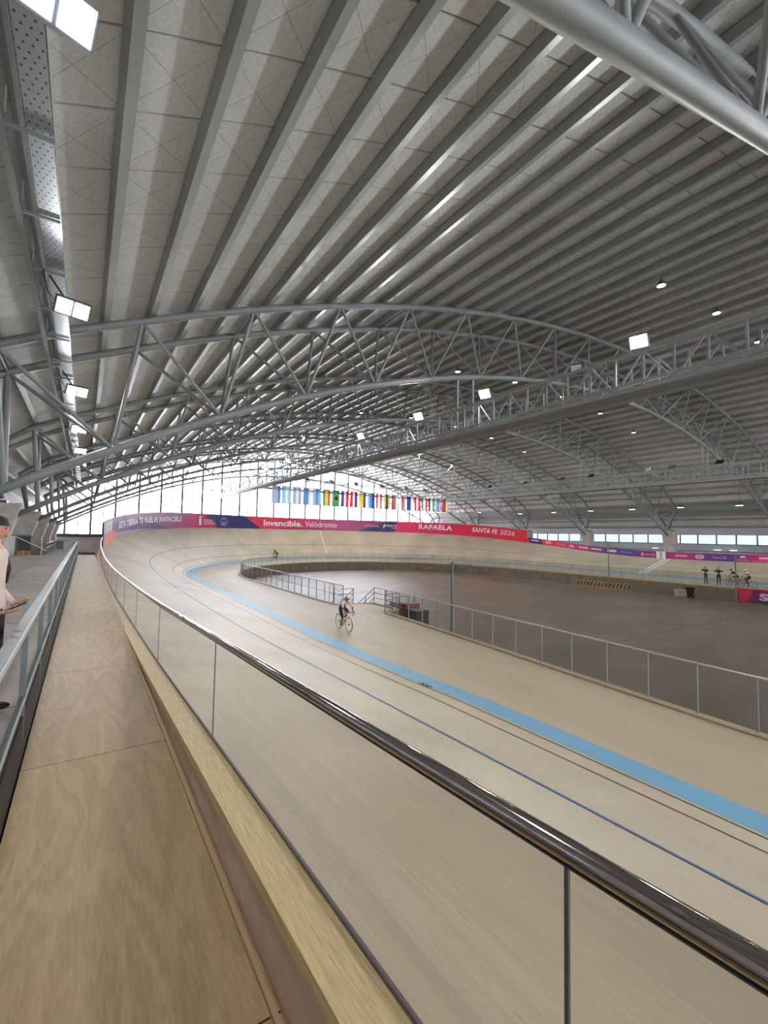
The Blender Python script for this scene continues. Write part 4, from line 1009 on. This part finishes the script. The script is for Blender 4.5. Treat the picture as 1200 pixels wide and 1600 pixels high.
def person(label, J, edges, mats_, world, hands=(), head=None, hair=None, helmet=None, group=None, shoes=()):
    vs, fs, fk = skin_body(J, edges, 'pelvis'); keys = list(mats_); fm = [keys.index(k) for k in fk]
    extra = []
    for h in hands: hand(*h, extra)
    for v2, f2 in extra:
        o_ = len(vs); vs += v2; fs += [tuple(i+o_ for i in f) for f in f2]; fm += [keys.index('skin')]*len(f2)
    hc, hr = Vector(head[0]), head[1]      # head centre, rotation matrix (x right, y forward, z up)
    hv = []; a_, f_ = blob((0, 0, 0), (1, 1, 1), 20, 16)
    for v in a_:
        x, y, z = v.x*.074, v.y*.092, v.z*.118
        if z < -.01: k = 1-(-.01-z)/.118*.36; x *= k; y = y*k+(.012 if y > 0 else 0)*(-z/.118)
        if y > .055 and abs(x) < .02 and -.05 < z < .012: y += .02*(1-abs(x)/.02)*(.012-z)/.06      # nose
        if y > .06 and .008 < z < .03 and .015 < abs(x) < .05: y -= .008                               # eye sockets
        hv.append(hc+hr @ Vector((x, y, z)))
    o_ = len(vs); vs += hv; fs += [tuple(i+o_ for i in f) for f in f_]; fm += [keys.index('skin')]*len(f_)
    for s in (-1, 1):      # ears
        v2, f2 = blob(hc+hr @ Vector((s*.074, -.005, .0)), (.01, .018, .03), 8, 6, hr); o_ = len(vs); vs += v2; fs += [tuple(i+o_ for i in f) for f in f2]; fm += [keys.index('skin')]*len(f2)
    t = thing('person', label, 'person', world.translation, group, world)
    W3 = world
    body = mesh('body', vs, fs, None, t, True, [mats_[k] for k in keys], fm, m=W3)
    EYE = mat('eye_dark', (30, 24, 20), .3); LIP = mat('lip', (150, 88, 76), .6)
    for s in (-1, 1):
        v2, f2 = blob(hc+hr @ Vector((s*.03, .079, .018)), (.013, .008, .008), 8, 6, hr); mesh('eye', v2, f2, EYE, body, True, m=W3)
    v2, f2 = blob(hc+hr @ Vector((0, .084, -.058)), (.024, .01, .008), 10, 6, hr); mesh('mouth', v2, f2, LIP, body, True, m=W3)
    if hair:
        v2, f2 = [], []; a_, b_ = blob((0, 0, 0), (.083, .1, .122), 16, 12)
        for f in b_:
            c = sum((a_[i] for i in f), Vector())/len(f)
            if c.z > .045 or (c.y < .01 and c.z > -.05): f2.append(f)
        mesh('hair', [hc+hr @ (v+Vector((0, -.006, .006))) for v in a_], f2, hair, t, True, m=W3)
    if helmet:
        a_, b_ = blob((0, 0, 0), (.1, .135, .115), 18, 12); f2 = [f for f in b_ if sum(a_[i].z for i in f)/len(f) > .0]
        o = mesh('helmet', [hc+hr @ (v+Vector((0, -.012, .035))) for v in a_], f2, helmet, t, True, m=W3)
        for s in (-.045, 0, .045): tube('vent', [hc+hr @ Vector((s, .085-abs(s)*.4, .125-.3*abs(s))), hc+hr @ Vector((s, .0, .152-.3*abs(s))), hc+hr @ Vector((s, -.08, .13-.3*abs(s)))], .008, BLACK, o, 6, m=W3)
        for s in (-1, 1): tube('chin_strap', [hc+hr @ Vector((s*.08, 0, .02)), hc+hr @ Vector((s*.06, .02, -.06)), hc+hr @ Vector((0, .05, -.105))], .006, BLACK, o, 5, m=W3)
    for (p, d, mm) in shoes:
        p, d = Vector(p), Vector(d).normalized(); sx = Vector((0, 0, 1)).cross(d).normalized(); q = Matrix((d, sx, d.cross(sx))).transposed()
        v2, f2 = blob(p+d*.06, (.135, .045, .042), 12, 8, q); mesh('shoe', v2, f2, mm, t, True, m=W3)
    return t
SKIN1 = mat('skin_tan', (188, 138, 112), .55); SKIN2 = mat('skin_brown', (150, 98, 76), .55)
HAIRB = mat('black_hair', (26, 22, 22), .6, 0, .3, 30)
def cloth(n, c): return mat('cloth_'+n, c, .85, 0, .12, 6)
E3 = Matrix.Identity(3)
def facing(p, ang): return Matrix.Translation(Vector(p)) @ Matrix.Rotation(ang, 4, 'Z')     # local +y is forward

# --- person at the left edge, local: x right, y forward, z up from the deck
J = {'pelvis': ((0, 0, .98), (.15, .11)), 'waist': ((0, .01, 1.12), (.14, .1)), 'chest': ((0, 0, 1.34), (.165, .115)), 'collar': ((0, 0, 1.5), (.1, .085)), 'neck': ((0, .005, 1.58), .055), 'skull': ((0, .02, 1.66), .06),
     'shl': ((-.19, 0, 1.46), .075), 'ell': ((-.25, -.06, 1.17), .052), 'wrl': ((-.14, .14, 1.0), .033),
     'shr': ((.19, 0, 1.46), .075), 'elr': ((.26, -.06, 1.17), .052), 'wrr': ((.2, .13, .96), .033),
     'hpl': ((-.1, 0, .92), .1), 'knl': ((-.11, .02, .5), .068), 'anl': ((-.11, -.02, .09), .045), 'tol': ((-.12, .1, .04), .04),
     'hpr': ((.1, 0, .92), .1), 'knr': ((.11, .02, .5), .068), 'anr': ((.11, -.02, .09), .045), 'tor': ((.12, .1, .04), .04)}
EB = [('pelvis', 'waist', 'top'), ('waist', 'chest', 'top'), ('chest', 'collar', 'top'), ('collar', 'neck', 'skin'), ('neck', 'skull', 'skin'), ('collar', 'shl', 'top'), ('shl', 'ell', 'top'), ('ell', 'wrl', 'arm'), ('collar', 'shr', 'top'), ('shr', 'elr', 'top'), ('elr', 'wrr', 'arm'),
      ('pelvis', 'hpl', 'leg'), ('hpl', 'knl', 'leg'), ('knl', 'anl', 'leg'), ('anl', 'tol', 'shoe'), ('pelvis', 'hpr', 'leg'), ('hpr', 'knr', 'leg'), ('knr', 'anr', 'leg'), ('anr', 'tor', 'shoe')]
BEIGE = cloth('beige', (206, 190, 178)); NAVYC = cloth('dark', (30, 30, 36))
wm = facing(V(-.515, 4.0, -1.25), math.radians(-104))
per = person('person in beige shirt with black bag strap, cut off by the left edge', J, EB, {'skin': SKIN1, 'top': BEIGE, 'arm': BEIGE, 'leg': NAVYC, 'shoe': BLACK}, wm,
       hands=[((-.14, .14, 1.0), (.5, .75, .1), (.4, 0, 1), 1, .9), ((.2, .13, .96), (-.1, .9, .12), (-.3, .1, 1), -1, .35)], head=((0, .03, 1.72), Matrix.Rotation(math.radians(-10), 3, 'X')), hair=HAIRB, shoes=[((-.11, -.02, .05), (0, 1, 0), BLACK), ((.11, -.02, .05), (0, 1, 0), BLACK)])
for s_ in (-1, 1): tube('bag_strap', [wm @ Vector(v) for v in ((s_*.11, -.1, 1.3), (s_*.12, -.07, 1.48), (s_*.12, .01, 1.535), (s_*.12, .07, 1.45), (s_*.125, .09, 1.34), (s_*.14, .06, 1.2))], .022, BLACK, per, 6)
pm = wm @ Matrix.Translation((.18, .285, 1.025)) @ Matrix.Rotation(math.radians(24), 4, 'X') @ Matrix.Rotation(math.radians(10), 4, 'Y')
phone = thing('smartphone', 'black smartphone held flat in the hand of the person at the left edge', 'phone', pm.translation)
mesh('case', boxv(-.04, .04, -.085, .085, -.006, .004), [f[::-1] for f in BOXF], BLACK, phone, m=pm); mesh('screen', boxv(-.036, .036, -.08, .08, .004, .005), [f[::-1] for f in BOXF], mat('dark_screen', (14, 15, 20), .1), phone, m=pm)

# --- bicycles. local: y forward, x right, z up
def bicycle(label, wm, frame_m, spokes=14, mag=False, group=None):
    t = thing('bicycle', label, 'bicycle', wm.translation, group, wm)
    def tb(n, pts, r, mm, par=t, k=8): return tube(n, pts, r, mm, par, k, m=wm)
    def circ(y, r, n=28): return [(0, y+r*math.cos(2*math.pi*i/n), .335+r*math.sin(2*math.pi*i/n)) for i in range(n)]
    for y in (-.5, .5):
        wh = tube('wheel', circ(y, .322), .016, RUBBER, t, 6, True, m=wm); tube('rim', circ(y, .3), .012, BRIGHT if not mag else BLACK, wh, 6, True, m=wm)
        tb('hub', [(-.05, y, .335), (.05, y, .335)], .022, BLACK, wh)
        for k in range(5 if mag else spokes):
            a = 2*math.pi*k/(5 if mag else spokes); tb('spoke', [(0, y, .335), (0, y+.295*math.cos(a), .335+.295*math.sin(a))], .02 if mag else .0022, BLACK if mag else BRIGHT, wh, 4)
    BB, ST, HT, HB = (0, -.07, .28), (0, -.24, .8), (0, .35, .8), (0, .38, .66)
    tb('top_tube', [ST, HT], .017, frame_m); tb('down_tube', [BB, HB], .022, frame_m); tb('seat_tube', [BB, ST, (0, -.265, .92)], .017, frame_m); tb('head_tube', [HB, HT, (0, .34, .84)], .02, frame_m)
    for s in (-1, 1):
        tb('chain_stay', [BB, (s*.05, -.5, .335)], .01, frame_m); tb('seat_stay', [ST, (s*.05, -.5, .335)], .009, frame_m); tb('fork', [HB, (s*.045, .42, .6), (s*.045, .5, .335)], .013, frame_m)
        tb('handlebar_drop', [(0, .42, .86), (s*.18, .42, .86), (s*.2, .5, .86), (s*.205, .55, .81), (s*.205, .52, .74), (s*.205, .43, .73)], .014, BLACK)
    tb('stem', [(0, .34, .84), (0, .42, .86)], .018, BLACK)
    v2, f2 = blob((0, -.25, .945), (.065, .14, .025)); 
    for v in v2:
        if v.y > -.22: v.x *= .45
    mesh('saddle', v2, f2, BLACK, t, True, m=wm)
    tb('chainring', [(.035+0*i, -.07+.09*math.cos(2*math.pi*i/16), .28+.09*math.sin(2*math.pi*i/16)) for i in range(17)], .008, DARKST, t, 5)
    tb('crank', [(.05, -.07, .28), (.07, -.04, .115)], .012, BLACK); tb('crank', [(-.05, -.07, .28), (-.07, -.1, .445)], .012, BLACK)
    for x, y, z in ((.11, -.04, .115), (-.11, -.1, .445)): mesh('pedal', boxv(x-.045, x+.045, y-.04, y+.04, z-.01, z+.01), BOXF, BLACK, t, m=wm)
    return t
def rider(label, wm, mats_, helmet, upright=0.0, headrot=None, group=None):
    u = upright
    chest = (0, .06-.12*u, 1.22+.09*u); col = (0, .18-.2*u, 1.32+.12*u)
    J = {'pelvis': ((0, -.24, 1.0), (.14, .11)), 'waist': ((0, -.12, 1.12), (.125, .1)), 'chest': (chest, (.15, .105)), 'collar': (col, (.1, .08)), 'neck': ((0, col[1]+.06, col[2]+.06), .052), 'skull': ((0, col[1]+.09, col[2]+.1), .055)}
    for s, n in ((-1, 'l'), (1, 'r')):
        J['sh'+n] = ((s*.18, col[1], col[2]-.03), .066); J['el'+n] = ((s*.235, .33-.08*u, 1.08+.02*u), .045); J['wr'+n] = ((s*.205, .46, .92), .03)
        J['hp'+n] = ((s*.1, -.22, .96), .098)
    J['knr'] = ((.11, .1, .6), .065); J['anr'] = ((.11, -.1, .2), .042); J['tor'] = ((.11, .0, .14), .036)
    J['knl'] = ((-.11, .19, .86), .065); J['anl'] = ((-.11, -.14, .53), .042); J['tol'] = ((-.11, -.04, .48), .036)
    hr = headrot or Matrix.Rotation(math.radians(-12), 3, 'X')
    return person(label, J, EB2, mats_, wm, hands=[((s*.205, .455, .915), (0, .9, -.45), (-s*.3, -.2, -1), -s, 1.5) for s in (-1, 1)], head=((0, col[1]+.13, col[2]+.17), hr), helmet=helmet, group=group,
           shoes=[((.11, -.09, .15), (0, 1, -.3), mats_['shoe']), ((-.11, -.13, .485), (0, 1, -.3), mats_['shoe'])])
EB2 = [('pelvis', 'waist', 'low'), ('waist', 'chest', 'low'), ('chest', 'collar', 'top'), ('collar', 'neck', 'skin'), ('neck', 'skull', 'skin')]
for n in 'lr': EB2 += [('collar', 'sh'+n, 'top'), ('sh'+n, 'el'+n, 'arm'), ('el'+n, 'wr'+n, 'skin'), ('pelvis', 'hp'+n, 'short'), ('hp'+n, 'kn'+n, 'short'), ('kn'+n, 'an'+n, 'shin'), ('an'+n, 'to'+n, 'shoe')]
JW, JB, SH, CDK = cloth('jersey_white', (214, 204, 200)), cloth('jersey_blue', (48, 92, 150)), cloth('navy_shorts', (32, 38, 58)), cloth('charcoal', (38, 38, 42))
HW = mat('white_helmet', (228, 232, 226), .35); HK = mat('black_helmet', (28, 28, 30), .35)
SOCK = cloth('white_shoe', (220, 220, 215))
m1 = facing(V(7.2, 13.05, -3.13), math.radians(180-2))
bicycle('white-framed track bicycle with thin black tyres ridden on the near straight', m1, mat('white_frame', (214, 218, 218), .35))
rider('cyclist in a white and blue jersey and white helmet riding on the near straight', m1, {'skin': SKIN2, 'top': JW, 'low': JB, 'arm': JW, 'short': SH, 'shin': SKIN2, 'shoe': SOCK}, HW)
m2 = facing(V(18.6, 50.25, -3.03), math.radians(82))
bicycle('dark bicycle far away on the blue band of the far bend', m2, BLACK, 10)
rider('distant cyclist in black riding round the far bend', m2, {'skin': SKIN2, 'top': CDK, 'low': CDK, 'arm': CDK, 'short': CDK, 'shin': SKIN2, 'shoe': BLACK}, HK)
m3 = facing(V(39.2, 12.95, -3.17), math.radians(4)); m4 = facing(V(38.55, 12.05, -3.18), math.radians(-3))
bicycle('black bicycle with five-spoke wheels waiting by the fence of the far straight', m3, BLACK, 10, True)
rider('cyclist in dark clothes leaning over the handlebars beside the slim pole', m3, {'skin': SKIN1, 'top': CDK, 'low': CDK, 'arm': CDK, 'short': CDK, 'shin': SKIN1, 'shoe': BLACK}, HK)
bicycle('grey bicycle waiting at the fence of the far straight, nearest the right edge', m4, mat('grey_frame', (150, 152, 156), .4), 10)
rider('cyclist sitting upright in a white top and white helmet at the far fence', m4, {'skin': SKIN1, 'top': JW, 'low': CDK, 'arm': SKIN1, 'short': CDK, 'shin': CDK, 'shoe': BLACK}, HW, 1.0)
# --- two people standing at the far fence with raised elbows
def stander(label, wm, top, leg, tw):
    J = {'pelvis': ((0, 0, .96), (.14, .1)), 'waist': ((0, .01, 1.1), (.13, .095)), 'chest': ((0, .0, 1.32), (.16, .11)), 'collar': ((0, .01, 1.47), (.1, .08)), 'neck': ((0, .03, 1.55), .054), 'skull': ((0, .05, 1.62), .056),
         'hpl': ((-.1, 0, .9), .098), 'knl': ((-.12, .03, .5), .066), 'anl': ((-.12, -.02, .09), .044), 'tol': ((-.14, .09, .04), .038), 'hpr': ((.1, 0, .9), .098), 'knr': ((.11, .03, .5), .066), 'anr': ((.1, -.02, .09), .044), 'tor': ((.12, .09, .04), .038)}
    for s, n in ((-1, 'l'), (1, 'r')): J['sh'+n] = ((s*.18, 0, 1.44), .07); J['el'+n] = ((s*(.36+.03*tw), .1, 1.3), .048); J['wr'+n] = ((s*.12, .22, 1.52), .031)
    return person(label, J, EB, {'skin': SKIN1, 'top': top, 'arm': top, 'leg': leg, 'shoe': BLACK}, wm, hands=[((s*.12, .22, 1.52), (-s*.5, .2, .8), (0, -.6, .8), s, .8) for s in (-1, 1)], head=((0, .05, 1.67), Matrix.Rotation(math.radians(-8), 3, 'X')), hair=HAIRB, shoes=[((-.12, -.02, .05), (-.1, 1, 0), BLACK), ((.1, -.02, .05), (.1, 1, 0), BLACK)])
stander('person in black jacket and blue-grey trousers at the far fence, elbows raised', facing(V(38.75, 14.62, -3.19), math.radians(75)), CDK, cloth('blue_grey', (62, 66, 84)), 0)
stander('person in all black standing at the far fence, elbows raised, nearer the cyclists', facing(V(38.7, 13.78, -3.19), math.radians(95)), cloth('black', (26, 26, 28)), cloth('black_trousers', (30, 30, 36)), 1)
